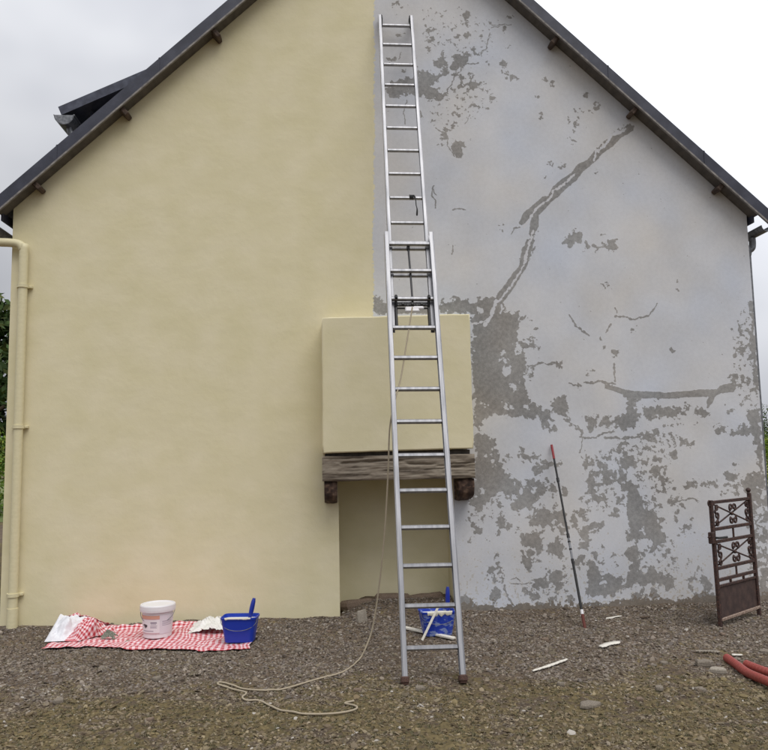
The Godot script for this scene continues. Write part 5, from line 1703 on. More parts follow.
	[1, [1.965,1.880, 1.959,1.865, 1.945,1.858, 1.929,1.861, 1.920,1.873, 1.921,1.888, 1.931,1.900, 1.947,1.903, 1.961,1.895]],
	[1, [2.058,1.908, 2.052,1.897, 2.038,1.892, 2.023,1.894, 2.013,1.903, 2.013,1.914, 2.024,1.922, 2.040,1.924, 2.053,1.918]],
	[1, [2.196,1.852, 2.179,1.816, 2.140,1.798, 2.098,1.805, 2.072,1.835, 2.074,1.873, 2.103,1.901, 2.146,1.907, 2.183,1.888]],
	[1, [2.322,1.842, 2.307,1.810, 2.273,1.794, 2.235,1.801, 2.211,1.827, 2.213,1.860, 2.239,1.885, 2.278,1.890, 2.311,1.873]],
	[1, [2.679,1.918, 2.660,1.876, 2.614,1.854, 2.565,1.863, 2.535,1.897, 2.537,1.942, 2.572,1.976, 2.622,1.983, 2.665,1.960]],
	[1, [2.619,1.698, 2.599,1.667, 2.553,1.651, 2.501,1.658, 2.469,1.684, 2.471,1.717, 2.506,1.742, 2.558,1.747, 2.603,1.730]],
	[1, [2.324,1.622, 2.314,1.599, 2.291,1.587, 2.267,1.592, 2.252,1.611, 2.253,1.635, 2.270,1.654, 2.295,1.658, 2.316,1.645]],
	[1, [2.427,1.434, 2.400,1.383, 2.340,1.356, 2.273,1.367, 2.232,1.410, 2.235,1.465, 2.281,1.507, 2.348,1.515, 2.406,1.486]],
	[1, [2.726,1.966, 2.702,1.950, 2.641,1.942, 2.573,1.946, 2.530,1.960, 2.531,1.978, 2.576,1.991, 2.644,1.993, 2.704,1.983]],
	[1, [1.972,1.443, 1.960,1.414, 1.934,1.400, 1.906,1.405, 1.888,1.429, 1.889,1.460, 1.909,1.483, 1.939,1.488, 1.963,1.472]],
	[1, [2.127,1.408, 2.116,1.381, 2.090,1.367, 2.061,1.373, 2.043,1.395, 2.045,1.424, 2.065,1.445, 2.094,1.450, 2.119,1.435]],
	[1, [2.466,1.592, 2.458,1.583, 2.440,1.578, 2.420,1.580, 2.407,1.588, 2.408,1.598, 2.421,1.605, 2.442,1.607, 2.459,1.601]],
	[1, [2.290,1.553, 2.276,1.541, 2.242,1.535, 2.204,1.538, 2.180,1.548, 2.180,1.562, 2.206,1.571, 2.244,1.573, 2.277,1.566]],
	[1, [2.164,1.496, 2.159,1.483, 2.149,1.477, 2.138,1.479, 2.131,1.490, 2.132,1.503, 2.140,1.513, 2.151,1.515, 2.160,1.508]],
	[1, [1.922,1.505, 1.916,1.495, 1.902,1.490, 1.887,1.492, 1.877,1.501, 1.877,1.512, 1.888,1.520, 1.904,1.521, 1.917,1.516]],
	[1, [2.637,1.592, 2.628,1.584, 2.608,1.580, 2.586,1.582, 2.571,1.589, 2.572,1.597, 2.587,1.604, 2.610,1.605, 2.629,1.600]],
	[1, [2.696,1.461, 2.683,1.440, 2.652,1.430, 2.619,1.434, 2.598,1.452, 2.599,1.474, 2.622,1.490, 2.656,1.494, 2.685,1.482]],
	[1, [2.278,2.550, 2.272,2.518, 2.261,2.501, 2.250,2.507, 2.244,2.533, 2.246,2.568, 2.255,2.594, 2.267,2.599, 2.276,2.582]],
	[1, [2.669,1.721, 2.661,1.705, 2.640,1.696, 2.618,1.700, 2.604,1.714, 2.605,1.732, 2.620,1.745, 2.643,1.748, 2.663,1.738]],
	[1, [2.274,2.534, 2.269,2.508, 2.261,2.494, 2.252,2.499, 2.247,2.520, 2.248,2.547, 2.255,2.568, 2.265,2.573, 2.272,2.559]],
	[1, [2.016,2.363, 2.011,2.348, 2.001,2.340, 1.990,2.343, 1.983,2.355, 1.984,2.371, 1.992,2.383, 2.003,2.385, 2.013,2.377]],
	[0.36, [1.884,1.541, 2.674,1.656, 2.672,1.348, 1.876,1.365]],
	[1.12, [2.606,2.146, 2.783,2.130, 2.953,2.141, 3.175,2.158, 3.329,2.156, 3.366,2.197, 3.506,2.228, 3.527,2.170, 3.499,2.140, 3.379,2.130, 3.309,2.106, 3.260,2.024, 3.214,1.976, 3.219,2.041, 3.248,2.094, 3.035,2.094, 2.864,2.083, 2.712,2.082, 2.603,2.100]],
	[1, [3.068,1.945, 3.113,1.985, 3.163,1.976, 3.237,1.926, 3.192,1.902, 3.122,1.870, 3.091,1.903]],
	[1, [2.621,1.968, 2.657,2.000, 2.807,1.973, 2.893,1.997, 2.941,1.955, 3.032,1.912, 2.904,1.906, 2.784,1.884, 2.702,1.909, 2.599,1.887]],
	[0.95, [2.890,1.841, 2.884,1.826, 2.869,1.819, 2.853,1.822, 2.844,1.834, 2.845,1.849, 2.856,1.861, 2.872,1.864, 2.885,1.856]],
	[0.95, [2.938,1.852, 2.933,1.841, 2.920,1.836, 2.907,1.838, 2.898,1.847, 2.899,1.858, 2.908,1.866, 2.922,1.868, 2.934,1.862]],
	[0.95, [3.491,1.930, 3.480,1.911, 3.455,1.901, 3.428,1.905, 3.411,1.921, 3.412,1.941, 3.432,1.957, 3.459,1.960, 3.483,1.949]],
	[0.95, [2.978,2.004, 2.974,1.993, 2.963,1.988, 2.952,1.990, 2.945,1.999, 2.946,2.010, 2.954,2.018, 2.965,2.020, 2.975,2.014]],
	[0.95, [3.025,1.995, 3.021,1.982, 3.013,1.976, 3.004,1.978, 2.998,1.988, 2.999,2.002, 3.006,2.012, 3.015,2.014, 3.023,2.008]],
	[0.95, [2.813,1.793, 2.808,1.783, 2.798,1.777, 2.787,1.779, 2.780,1.788, 2.780,1.799, 2.788,1.808, 2.800,1.809, 2.809,1.804]],
	[0.95, [3.074,1.813, 3.070,1.807, 3.061,1.804, 3.051,1.805, 3.045,1.810, 3.045,1.817, 3.052,1.822, 3.062,1.823, 3.071,1.820]],
	[0.95, [2.759,1.802, 2.756,1.795, 2.747,1.791, 2.738,1.793, 2.733,1.799, 2.733,1.806, 2.740,1.812, 2.749,1.814, 2.757,1.810]],
	[0.95, [3.430,2.014, 3.426,2.007, 3.416,2.004, 3.404,2.005, 3.397,2.011, 3.397,2.017, 3.405,2.023, 3.417,2.024, 3.427,2.020]],
	[0.95, [2.868,1.491, 2.857,1.466, 2.832,1.453, 2.806,1.458, 2.789,1.479, 2.791,1.506, 2.810,1.526, 2.837,1.530, 2.860,1.516]],
	[0.95, [3.499,1.372, 3.493,1.358, 3.481,1.350, 3.467,1.353, 3.459,1.365, 3.460,1.381, 3.470,1.393, 3.484,1.395, 3.495,1.387]],
	[1, [2.865,1.678, 2.916,1.688, 2.964,1.643, 3.039,1.634, 3.091,1.646, 3.097,1.617, 3.027,1.585, 2.917,1.579, 2.878,1.621]],
	[1, [3.268,1.761, 3.348,1.809, 3.397,1.775, 3.384,1.710, 3.332,1.702, 3.274,1.720]],
	[1, [3.410,1.717, 3.506,1.748, 3.594,1.788, 3.653,1.771, 3.666,1.721, 3.584,1.657, 3.535,1.682, 3.434,1.700]],
	[1.05, [3.640,1.944, 3.778,1.959, 3.771,1.637, 3.765,1.326, 3.715,1.344, 3.715,1.572, 3.670,1.663, 3.650,1.738, 3.631,1.820]],
	[0.37, [3.480,2.354, 3.656,2.402, 3.747,2.234, 3.692,1.952, 3.523,1.987, 3.535,2.153]],
	[0.4, [3.737,2.569, 3.786,2.569, 3.778,1.950, 3.692,1.952]],
	[0.36, [2.591,1.740, 2.843,1.735, 2.859,1.458, 2.735,1.348, 2.568,1.351]],
	[1.08, [0.788,1.752, 0.870,1.743, 0.944,1.727, 0.979,1.675, 0.976,1.587, 1.040,1.512, 1.009,1.454, 1.065,1.380, 1.139,1.350, 1.129,1.277, 1.059,1.191, 0.983,1.164, 0.966,1.107, 0.891,1.079, 0.829,0.994, 0.785,0.996, 0.728,1.054, 0.767,1.111]],
	[1, [1.018,1.294, 1.138,1.321, 1.239,1.245, 1.360,1.287, 1.448,1.241, 1.507,1.210, 1.458,1.124, 1.366,1.068, 1.349,1.011, 1.199,0.971, 1.126,1.016, 1.115,1.103, 1.042,1.148]],
	[1, [1.231,1.611, 1.284,1.618, 1.281,1.537, 1.445,1.512, 1.436,1.490, 1.339,1.499, 1.338,1.463, 1.279,1.486, 1.219,1.502, 1.258,1.537]],
	[1, [1.373,1.403, 1.458,1.467, 1.563,1.458, 1.652,1.434, 1.651,1.412, 1.575,1.399, 1.455,1.387, 1.422,1.329, 1.378,1.345]],
	[1, [1.133,1.508, 1.125,1.493, 1.105,1.485, 1.083,1.488, 1.069,1.501, 1.070,1.517, 1.084,1.529, 1.107,1.531, 1.126,1.523]],
	[1, [1.606,1.201, 1.592,1.184, 1.560,1.176, 1.524,1.180, 1.501,1.194, 1.501,1.212, 1.526,1.225, 1.562,1.228, 1.594,1.218]],
	[1, [1.716,1.147, 1.706,1.121, 1.682,1.108, 1.656,1.113, 1.640,1.135, 1.641,1.163, 1.659,1.184, 1.685,1.188, 1.708,1.174]],
	[1, [1.530,1.254, 1.521,1.243, 1.499,1.237, 1.475,1.240, 1.460,1.249, 1.460,1.261, 1.477,1.270, 1.501,1.272, 1.522,1.265]],
	[1, [0.796,1.067, 0.786,1.034, 0.763,1.017, 0.738,1.024, 0.722,1.051, 0.723,1.087, 0.740,1.114, 0.766,1.119, 0.789,1.101]],
	[1, [1.581,1.129, 1.577,1.114, 1.566,1.106, 1.554,1.109, 1.546,1.121, 1.547,1.137, 1.555,1.149, 1.568,1.152, 1.578,1.144]],
	[1, [1.601,1.005, 1.596,0.995, 1.583,0.991, 1.569,0.993, 1.561,1.001, 1.561,1.011, 1.571,1.018, 1.585,1.019, 1.597,1.014]],
	[1, [1.315,1.273, 1.307,1.254, 1.289,1.245, 1.269,1.249, 1.257,1.264, 1.258,1.284, 1.271,1.299, 1.292,1.302, 1.309,1.292]],
	[-1, [0.987,1.448, 0.980,1.418, 0.964,1.402, 0.946,1.408, 0.935,1.433, 0.936,1.465, 0.949,1.489, 0.967,1.494, 0.982,1.478]],
	[-1, [0.928,1.522, 0.922,1.511, 0.910,1.505, 0.896,1.507, 0.887,1.517, 0.887,1.529, 0.897,1.538, 0.911,1.539, 0.923,1.533]],
	[-1, [0.857,1.184, 0.851,1.171, 0.839,1.165, 0.825,1.168, 0.816,1.178, 0.817,1.192, 0.826,1.203, 0.840,1.205, 0.852,1.197]],
	[-1, [1.387,1.177, 1.378,1.158, 1.354,1.149, 1.328,1.153, 1.312,1.168, 1.312,1.188, 1.330,1.203, 1.356,1.206, 1.379,1.196]],
	[-1, [1.299,1.244, 1.291,1.224, 1.273,1.213, 1.253,1.217, 1.241,1.235, 1.242,1.256, 1.255,1.273, 1.276,1.276, 1.293,1.265]],
	[-1, [1.193,1.232, 1.187,1.213, 1.174,1.204, 1.160,1.208, 1.152,1.223, 1.152,1.243, 1.162,1.258, 1.176,1.261, 1.188,1.251]],
	[-1, [1.247,1.180, 1.243,1.169, 1.232,1.163, 1.220,1.165, 1.212,1.175, 1.213,1.187, 1.221,1.196, 1.233,1.197, 1.243,1.191]],
	[-1, [0.899,1.355, 0.894,1.344, 0.882,1.338, 0.868,1.340, 0.859,1.350, 0.859,1.362, 0.869,1.370, 0.883,1.372, 0.895,1.366]],
	[-1, [1.190,1.116, 1.182,1.099, 1.164,1.091, 1.144,1.094, 1.132,1.108, 1.132,1.126, 1.146,1.139, 1.166,1.142, 1.183,1.133]],
	[-1, [1.448,1.438, 1.442,1.421, 1.429,1.413, 1.415,1.416, 1.407,1.430, 1.407,1.448, 1.417,1.462, 1.432,1.465, 1.444,1.455]],
	[1, [1.317,0.954, 1.439,1.023, 1.496,0.964, 1.617,0.975, 1.674,0.916, 1.671,0.858, 1.314,0.867]],
	[0.38, [0.700,1.084, 1.057,1.162, 1.048,0.903, 0.694,0.912]],
	[1, [1.899,1.275, 1.910,1.333, 1.985,1.332, 2.063,1.360, 2.095,1.403, 2.170,1.372, 2.212,1.312, 2.193,1.239, 2.132,1.226, 2.054,1.198, 1.993,1.185, 1.976,1.141, 2.051,1.125, 2.087,1.095, 2.076,1.037, 2.015,1.024, 1.941,1.055, 1.889,1.056, 1.885,1.129, 1.903,1.187]],
	[1, [2.227,1.452, 2.282,1.488, 2.303,1.591, 2.331,1.546, 2.329,1.502, 2.413,1.500, 2.431,1.411, 2.369,1.390, 2.292,1.392, 2.274,1.340, 2.319,1.325, 2.323,1.251, 2.435,1.219, 2.430,1.131, 2.485,1.027, 2.541,0.938, 2.566,0.850, 2.324,0.856, 2.298,0.929, 2.304,1.046, 2.324,1.134, 2.266,1.193, 2.217,1.268, 2.242,1.312, 2.262,1.400]],
	[0.95, [2.285,1.058, 2.272,1.023, 2.242,1.005, 2.210,1.012, 2.190,1.042, 2.192,1.079, 2.215,1.108, 2.248,1.114, 2.276,1.094]],
	[0.95, [2.222,0.931, 2.214,0.905, 2.195,0.892, 2.175,0.897, 2.163,0.919, 2.164,0.947, 2.179,0.968, 2.199,0.972, 2.216,0.958]],
	[0.95, [2.122,1.417, 2.113,1.399, 2.093,1.389, 2.070,1.393, 2.056,1.409, 2.057,1.429, 2.073,1.444, 2.096,1.447, 2.115,1.436]],
	[0.95, [1.929,1.451, 1.924,1.438, 1.911,1.431, 1.896,1.433, 1.888,1.444, 1.888,1.459, 1.898,1.469, 1.913,1.471, 1.925,1.464]],
	[0.95, [1.969,1.428, 1.959,1.409, 1.935,1.399, 1.909,1.403, 1.892,1.419, 1.893,1.439, 1.911,1.454, 1.938,1.457, 1.961,1.447]],
	[0.95, [1.924,1.502, 1.919,1.495, 1.906,1.491, 1.892,1.493, 1.883,1.499, 1.883,1.507, 1.893,1.513, 1.907,1.514, 1.919,1.510]],
	[0.95, [2.167,1.490, 2.163,1.482, 2.155,1.477, 2.146,1.479, 2.140,1.486, 2.140,1.495, 2.147,1.502, 2.156,1.504, 2.164,1.499]],
	[0.95, [1.843,1.083, 1.838,1.074, 1.825,1.069, 1.811,1.071, 1.802,1.079, 1.803,1.089, 1.812,1.097, 1.827,1.098, 1.839,1.093]],
	[0.95, [1.603,1.179, 1.593,1.161, 1.569,1.151, 1.543,1.155, 1.527,1.171, 1.527,1.191, 1.545,1.206, 1.572,1.209, 1.594,1.198]],
	[0.95, [1.694,1.148, 1.687,1.127, 1.671,1.117, 1.653,1.121, 1.641,1.138, 1.642,1.160, 1.655,1.177, 1.673,1.180, 1.689,1.169]],
	[0.95, [2.517,1.306, 2.500,1.272, 2.463,1.255, 2.423,1.262, 2.397,1.290, 2.399,1.326, 2.428,1.354, 2.469,1.359, 2.504,1.340]],
	[0.95, [2.678,1.347, 2.664,1.309, 2.632,1.289, 2.597,1.297, 2.576,1.329, 2.579,1.369, 2.603,1.400, 2.639,1.406, 2.669,1.385]],
	[0.95, [2.616,1.697, 2.597,1.673, 2.550,1.660, 2.499,1.666, 2.466,1.687, 2.468,1.713, 2.503,1.733, 2.555,1.737, 2.600,1.723]],
	[0.95, [2.554,1.423, 2.550,1.416, 2.541,1.412, 2.531,1.414, 2.524,1.420, 2.525,1.428, 2.532,1.434, 2.542,1.435, 2.551,1.431]],
	[0.95, [2.639,1.104, 2.636,1.095, 2.628,1.090, 2.620,1.092, 2.615,1.100, 2.616,1.110, 2.622,1.117, 2.630,1.119, 2.637,1.114]],
	[0.95, [1.891,0.954, 1.869,0.938, 1.815,0.930, 1.755,0.935, 1.716,0.949, 1.717,0.967, 1.757,0.980, 1.818,0.982, 1.871,0.971]],
	[0.95, [1.904,0.910, 1.893,0.892, 1.865,0.883, 1.835,0.887, 1.816,0.902, 1.817,0.922, 1.838,0.937, 1.868,0.940, 1.894,0.929]],
	[0.95, [2.668,0.986, 2.658,0.979, 2.634,0.975, 2.607,0.978, 2.590,0.984, 2.591,0.992, 2.609,0.998, 2.635,0.999, 2.659,0.994]],
	[0.95, [2.557,1.033, 2.552,1.020, 2.541,1.013, 2.529,1.016, 2.521,1.027, 2.522,1.041, 2.531,1.051, 2.543,1.053, 2.554,1.046]],
	[0.95, [2.680,1.480, 2.668,1.459, 2.640,1.449, 2.610,1.453, 2.590,1.471, 2.592,1.493, 2.613,1.510, 2.644,1.513, 2.671,1.501]],
	[-1, [2.072,1.256, 2.064,1.234, 2.046,1.222, 2.026,1.227, 2.013,1.246, 2.014,1.270, 2.029,1.288, 2.049,1.292, 2.067,1.279]],
	[-1, [2.201,1.268, 2.195,1.257, 2.182,1.251, 2.168,1.254, 2.159,1.263, 2.160,1.275, 2.170,1.284, 2.184,1.286, 2.196,1.280]],
	[-1, [2.291,1.222, 2.287,1.211, 2.277,1.205, 2.267,1.208, 2.261,1.217, 2.262,1.229, 2.269,1.238, 2.279,1.240, 2.288,1.234]],
	[-1, [1.931,1.099, 1.926,1.080, 1.915,1.070, 1.903,1.074, 1.896,1.090, 1.897,1.109, 1.906,1.125, 1.918,1.128, 1.928,1.118]],
	[-1, [2.486,1.306, 2.478,1.293, 2.460,1.287, 2.439,1.290, 2.427,1.301, 2.427,1.315, 2.441,1.325, 2.462,1.327, 2.480,1.320]],
	[-1, [2.299,1.480, 2.292,1.467, 2.278,1.460, 2.261,1.463, 2.251,1.474, 2.252,1.488, 2.263,1.499, 2.280,1.501, 2.294,1.494]],
	[0.3, [1.874,1.525, 2.254,1.518, 2.192,0.932, 1.845,0.941]],
	[0.3, [2.462,1.693, 2.695,1.733, 2.656,1.067, 2.484,0.998, 2.435,1.219]],
	[0.97, [3.045,1.189, 3.029,1.159, 2.993,1.144, 2.953,1.150, 2.929,1.175, 2.931,1.208, 2.959,1.232, 2.999,1.236, 3.033,1.219]],
	[0.97, [3.295,1.192, 3.279,1.173, 3.241,1.163, 3.198,1.168, 3.172,1.184, 3.173,1.205, 3.202,1.220, 3.245,1.223, 3.281,1.212]],
	[0.97, [3.387,1.181, 3.380,1.164, 3.362,1.155, 3.344,1.159, 3.332,1.173, 3.333,1.192, 3.347,1.206, 3.366,1.208, 3.382,1.199]],
	[0.97, [3.505,1.170, 3.493,1.153, 3.465,1.145, 3.435,1.148, 3.415,1.163, 3.417,1.181, 3.438,1.195, 3.469,1.198, 3.495,1.188]],
	[0.97, [3.527,1.263, 3.505,1.235, 3.451,1.221, 3.392,1.228, 3.355,1.251, 3.357,1.281, 3.398,1.304, 3.458,1.307, 3.509,1.291]],
	[0.97, [3.398,1.282, 3.390,1.263, 3.373,1.253, 3.354,1.257, 3.343,1.273, 3.344,1.294, 3.358,1.310, 3.377,1.313, 3.393,1.302]],
	[0.97, [3.127,1.204, 3.121,1.185, 3.110,1.174, 3.099,1.178, 3.092,1.194, 3.094,1.215, 3.102,1.231, 3.114,1.234, 3.124,1.223]],
	[0.97, [3.479,1.374, 3.474,1.359, 3.465,1.351, 3.456,1.354, 3.451,1.366, 3.452,1.382, 3.459,1.395, 3.469,1.397, 3.477,1.389]],
	[0.97, [2.827,1.035, 2.814,1.007, 2.782,0.993, 2.747,0.999, 2.725,1.022, 2.727,1.052, 2.752,1.074, 2.787,1.078, 2.817,1.063]],
	[0.97, [2.726,1.196, 2.716,1.142, 2.698,1.114, 2.680,1.125, 2.670,1.169, 2.674,1.226, 2.689,1.269, 2.708,1.279, 2.723,1.250]],
	[0.97, [2.662,1.323, 2.652,1.291, 2.630,1.274, 2.607,1.281, 2.594,1.307, 2.596,1.342, 2.613,1.368, 2.636,1.373, 2.656,1.356]],
	[0.97, [2.692,1.272, 2.685,1.253, 2.670,1.243, 2.654,1.247, 2.644,1.263, 2.646,1.284, 2.657,1.299, 2.674,1.302, 2.688,1.292]],
	[0.97, [2.920,1.058, 2.910,1.043, 2.886,1.035, 2.861,1.039, 2.845,1.051, 2.846,1.067, 2.863,1.079, 2.889,1.081, 2.912,1.073]],
	[0.97, [2.835,1.152, 2.830,1.143, 2.820,1.139, 2.808,1.141, 2.801,1.148, 2.801,1.157, 2.809,1.164, 2.821,1.165, 2.831,1.160]],
	[0.97, [2.784,1.237, 2.780,1.228, 2.772,1.224, 2.763,1.225, 2.757,1.233, 2.757,1.242, 2.764,1.249, 2.774,1.250, 2.781,1.245]],
	[0.97, [2.663,0.984, 2.653,0.974, 2.630,0.970, 2.605,0.972, 2.589,0.980, 2.589,0.991, 2.606,0.998, 2.632,0.999, 2.654,0.994]],
	[0.97, [2.645,0.831, 2.639,0.821, 2.627,0.815, 2.613,0.818, 2.604,0.827, 2.605,0.838, 2.615,0.846, 2.629,0.848, 2.641,0.842]],
	[0.97, [2.848,0.943, 2.842,0.921, 2.831,0.910, 2.820,0.914, 2.813,0.932, 2.815,0.955, 2.824,0.972, 2.836,0.976, 2.845,0.964]],
	[0.97, [2.825,0.860, 2.819,0.828, 2.808,0.811, 2.797,0.818, 2.791,0.844, 2.793,0.878, 2.802,0.904, 2.814,0.909, 2.823,0.892]],
	[0.97, [2.966,0.773, 2.951,0.755, 2.915,0.745, 2.876,0.750, 2.851,0.766, 2.852,0.786, 2.879,0.801, 2.919,0.804, 2.953,0.793]],
	[0.97, [2.910,0.983, 2.903,0.970, 2.888,0.964, 2.872,0.966, 2.862,0.977, 2.863,0.991, 2.874,1.001, 2.891,1.003, 2.905,0.996]],
	[0.97, [3.328,1.090, 3.321,1.075, 3.306,1.067, 3.290,1.071, 3.280,1.083, 3.281,1.099, 3.293,1.111, 3.310,1.114, 3.324,1.105]],
	[0.97, [3.481,1.103, 3.467,1.091, 3.436,1.085, 3.400,1.088, 3.378,1.099, 3.379,1.113, 3.403,1.123, 3.438,1.124, 3.469,1.117]],
	[0.97, [2.998,0.839, 2.993,0.831, 2.983,0.826, 2.971,0.828, 2.964,0.835, 2.965,0.844, 2.973,0.851, 2.984,0.852, 2.994,0.848]],
	[0.97, [3.051,1.030, 3.047,1.022, 3.038,1.018, 3.029,1.020, 3.023,1.026, 3.024,1.034, 3.030,1.040, 3.040,1.041, 3.048,1.037]],
	[0.97, [2.658,1.106, 2.653,1.097, 2.643,1.093, 2.631,1.095, 2.624,1.102, 2.624,1.111, 2.633,1.118, 2.644,1.119, 2.654,1.114]],
	[0.97, [2.601,1.048, 2.594,1.036, 2.579,1.029, 2.563,1.032, 2.553,1.043, 2.554,1.056, 2.565,1.067, 2.582,1.069, 2.596,1.061]],
	[1.05, [3.516,1.229, 3.599,1.270, 3.690,1.302, 3.749,1.377, 3.764,1.224, 3.787,1.054, 3.766,0.719, 3.576,0.724, 3.578,0.992, 3.568,1.093, 3.503,1.162]],
	[0.36, [2.549,1.621, 2.745,1.685, 2.780,1.396, 2.728,1.112, 2.514,1.017]],
	[-1, [3.670,0.990, 3.663,0.966, 3.650,0.954, 3.636,0.958, 3.628,0.978, 3.630,1.003, 3.641,1.022, 3.655,1.026, 3.667,1.014]],
	[-1, [3.723,0.913, 3.706,0.887, 3.684,0.877, 3.668,0.888, 3.666,0.915, 3.678,0.945, 3.699,0.965, 3.719,0.964, 3.729,0.944]],
	[-1, [3.782,1.069, 3.759,1.054, 3.735,1.056, 3.719,1.073, 3.719,1.097, 3.736,1.118, 3.761,1.125, 3.783,1.115, 3.791,1.093]],
	[-1, [3.667,0.823, 3.638,0.809, 3.617,0.809, 3.614,0.823, 3.630,0.845, 3.658,0.864, 3.685,0.871, 3.698,0.864, 3.691,0.845]],
	[-1, [3.720,0.746, 3.695,0.744, 3.677,0.754, 3.676,0.773, 3.692,0.790, 3.717,0.799, 3.740,0.794, 3.750,0.779, 3.742,0.759]],
	[-1, [3.614,0.723, 3.582,0.730, 3.565,0.749, 3.571,0.771, 3.597,0.787, 3.631,0.789, 3.657,0.775, 3.663,0.753, 3.646,0.732]],
	[-1, [3.754,0.918, 3.731,0.928, 3.722,0.943, 3.731,0.955, 3.753,0.959, 3.779,0.952, 3.795,0.939, 3.796,0.925, 3.779,0.916]],
	[-1, [3.688,1.118, 3.666,1.139, 3.661,1.161, 3.677,1.173, 3.706,1.171, 3.734,1.154, 3.748,1.131, 3.742,1.112, 3.719,1.107]],
	[1, [1.189,0.685, 1.256,0.746, 1.337,0.759, 1.404,0.789, 1.452,0.772, 1.401,0.726, 1.446,0.631, 1.392,0.523, 1.347,0.603, 1.283,0.604, 1.251,0.621]],
	[1, [1.279,0.918, 1.343,0.885, 1.363,0.979, 1.640,0.972, 1.696,0.781, 1.628,0.720, 1.534,0.801, 1.405,0.820, 1.308,0.838]],
	[1, [1.459,0.568, 1.526,0.613, 1.562,0.706, 1.627,0.689, 1.638,0.579, 1.650,0.485, 1.586,0.518, 1.524,0.566]],
	[1, [1.201,0.568, 1.249,0.566, 1.278,0.495, 1.390,0.477, 1.414,0.453, 1.309,0.448, 1.321,0.370, 1.281,0.371, 1.228,0.443]],
	[1, [1.452,0.413, 1.532,0.379, 1.611,0.346, 1.608,0.268, 1.620,0.190, 1.555,0.177, 1.512,0.302]],
	[1, [0.845,0.796, 0.832,0.770, 0.799,0.757, 0.762,0.763, 0.739,0.785, 0.740,0.812, 0.765,0.833, 0.802,0.837, 0.833,0.822]],
	[1, [1.057,0.876, 1.046,0.816, 1.022,0.785, 0.996,0.796, 0.981,0.846, 0.984,0.910, 1.002,0.959, 1.029,0.970, 1.051,0.937]],
	[1, [1.116,0.836, 1.109,0.812, 1.093,0.799, 1.076,0.804, 1.065,0.824, 1.066,0.850, 1.078,0.869, 1.096,0.873, 1.111,0.860]],
	[1, [1.009,0.784, 1.002,0.762, 0.986,0.750, 0.969,0.755, 0.959,0.773, 0.959,0.797, 0.971,0.814, 0.989,0.818, 1.004,0.806]],
	[1, [0.713,0.916, 0.709,0.892, 0.700,0.880, 0.690,0.884, 0.684,0.904, 0.685,0.930, 0.692,0.949, 0.702,0.954, 0.710,0.941]],
	[1, [0.949,0.381, 0.938,0.352, 0.911,0.337, 0.881,0.343, 0.862,0.368, 0.863,0.399, 0.884,0.423, 0.914,0.428, 0.940,0.411]],
	[1, [0.991,0.164, 0.977,0.125, 0.944,0.105, 0.908,0.114, 0.885,0.146, 0.887,0.188, 0.912,0.220, 0.949,0.226, 0.980,0.204]],
	[1, [0.974,0.527, 0.970,0.512, 0.960,0.503, 0.949,0.507, 0.943,0.520, 0.943,0.537, 0.951,0.550, 0.962,0.552, 0.971,0.544]],
	[1, [1.008,0.418, 1.002,0.388, 0.988,0.373, 0.973,0.379, 0.964,0.403, 0.966,0.435, 0.976,0.459, 0.992,0.464, 1.004,0.448]],
	[1, [1.030,0.317, 1.025,0.303, 1.014,0.296, 1.001,0.299, 0.993,0.311, 0.993,0.325, 1.002,0.336, 1.015,0.339, 1.026,0.331]],
	[1, [0.735,0.705, 0.730,0.695, 0.718,0.690, 0.706,0.692, 0.697,0.701, 0.698,0.711, 0.706,0.719, 0.719,0.721, 0.731,0.715]],
	[1, [0.875,0.693, 0.871,0.684, 0.862,0.679, 0.851,0.681, 0.844,0.689, 0.845,0.700, 0.852,0.708, 0.863,0.709, 0.872,0.704]],
	[1, [1.208,0.920, 1.202,0.916, 1.186,0.914, 1.169,0.915, 1.158,0.919, 1.158,0.923, 1.169,0.926, 1.187,0.926, 1.202,0.924]],
	[1, [1.200,0.794, 1.196,0.782, 1.187,0.776, 1.177,0.779, 1.171,0.789, 1.172,0.801, 1.179,0.811, 1.188,0.813, 1.197,0.806]],
	[1, [1.494,0.264, 1.470,0.229, 1.412,0.212, 1.347,0.220, 1.306,0.251, 1.308,0.289, 1.351,0.317, 1.417,0.321, 1.473,0.300]],
	[1, [1.383,0.136, 1.368,0.101, 1.335,0.083, 1.299,0.091, 1.276,0.121, 1.278,0.159, 1.303,0.187, 1.340,0.192, 1.371,0.172]],
	[1, [1.545,0.092, 1.530,0.059, 1.495,0.042, 1.456,0.050, 1.432,0.078, 1.433,0.114, 1.460,0.141, 1.499,0.146, 1.533,0.127]],
	[1, [1.266,0.194, 1.258,0.168, 1.238,0.155, 1.217,0.161, 1.203,0.182, 1.204,0.209, 1.219,0.230, 1.241,0.234, 1.260,0.220]],
	[1, [0.674,0.105, 0.663,0.066, 0.638,0.046, 0.611,0.054, 0.594,0.087, 0.595,0.129, 0.614,0.160, 0.642,0.167, 0.666,0.145]],
	[1, [1.345,0.556, 1.336,0.526, 1.317,0.511, 1.295,0.517, 1.282,0.542, 1.283,0.574, 1.299,0.598, 1.320,0.603, 1.339,0.586]],
	[1, [1.534,0.504, 1.530,0.490, 1.522,0.483, 1.514,0.485, 1.509,0.497, 1.509,0.512, 1.515,0.523, 1.524,0.525, 1.532,0.518]],
	[1, [1.638,0.399, 1.633,0.385, 1.624,0.378, 1.613,0.381, 1.606,0.393, 1.607,0.408, 1.614,0.419, 1.625,0.421, 1.635,0.413]],
	[1, [0.841,0.897, 0.835,0.886, 0.821,0.879, 0.806,0.882, 0.797,0.892, 0.797,0.905, 0.807,0.915, 0.823,0.916, 0.836,0.910]],
	[1, [0.766,0.837, 0.760,0.817, 0.747,0.807, 0.732,0.811, 0.722,0.827, 0.723,0.849, 0.734,0.865, 0.749,0.868, 0.762,0.857]],
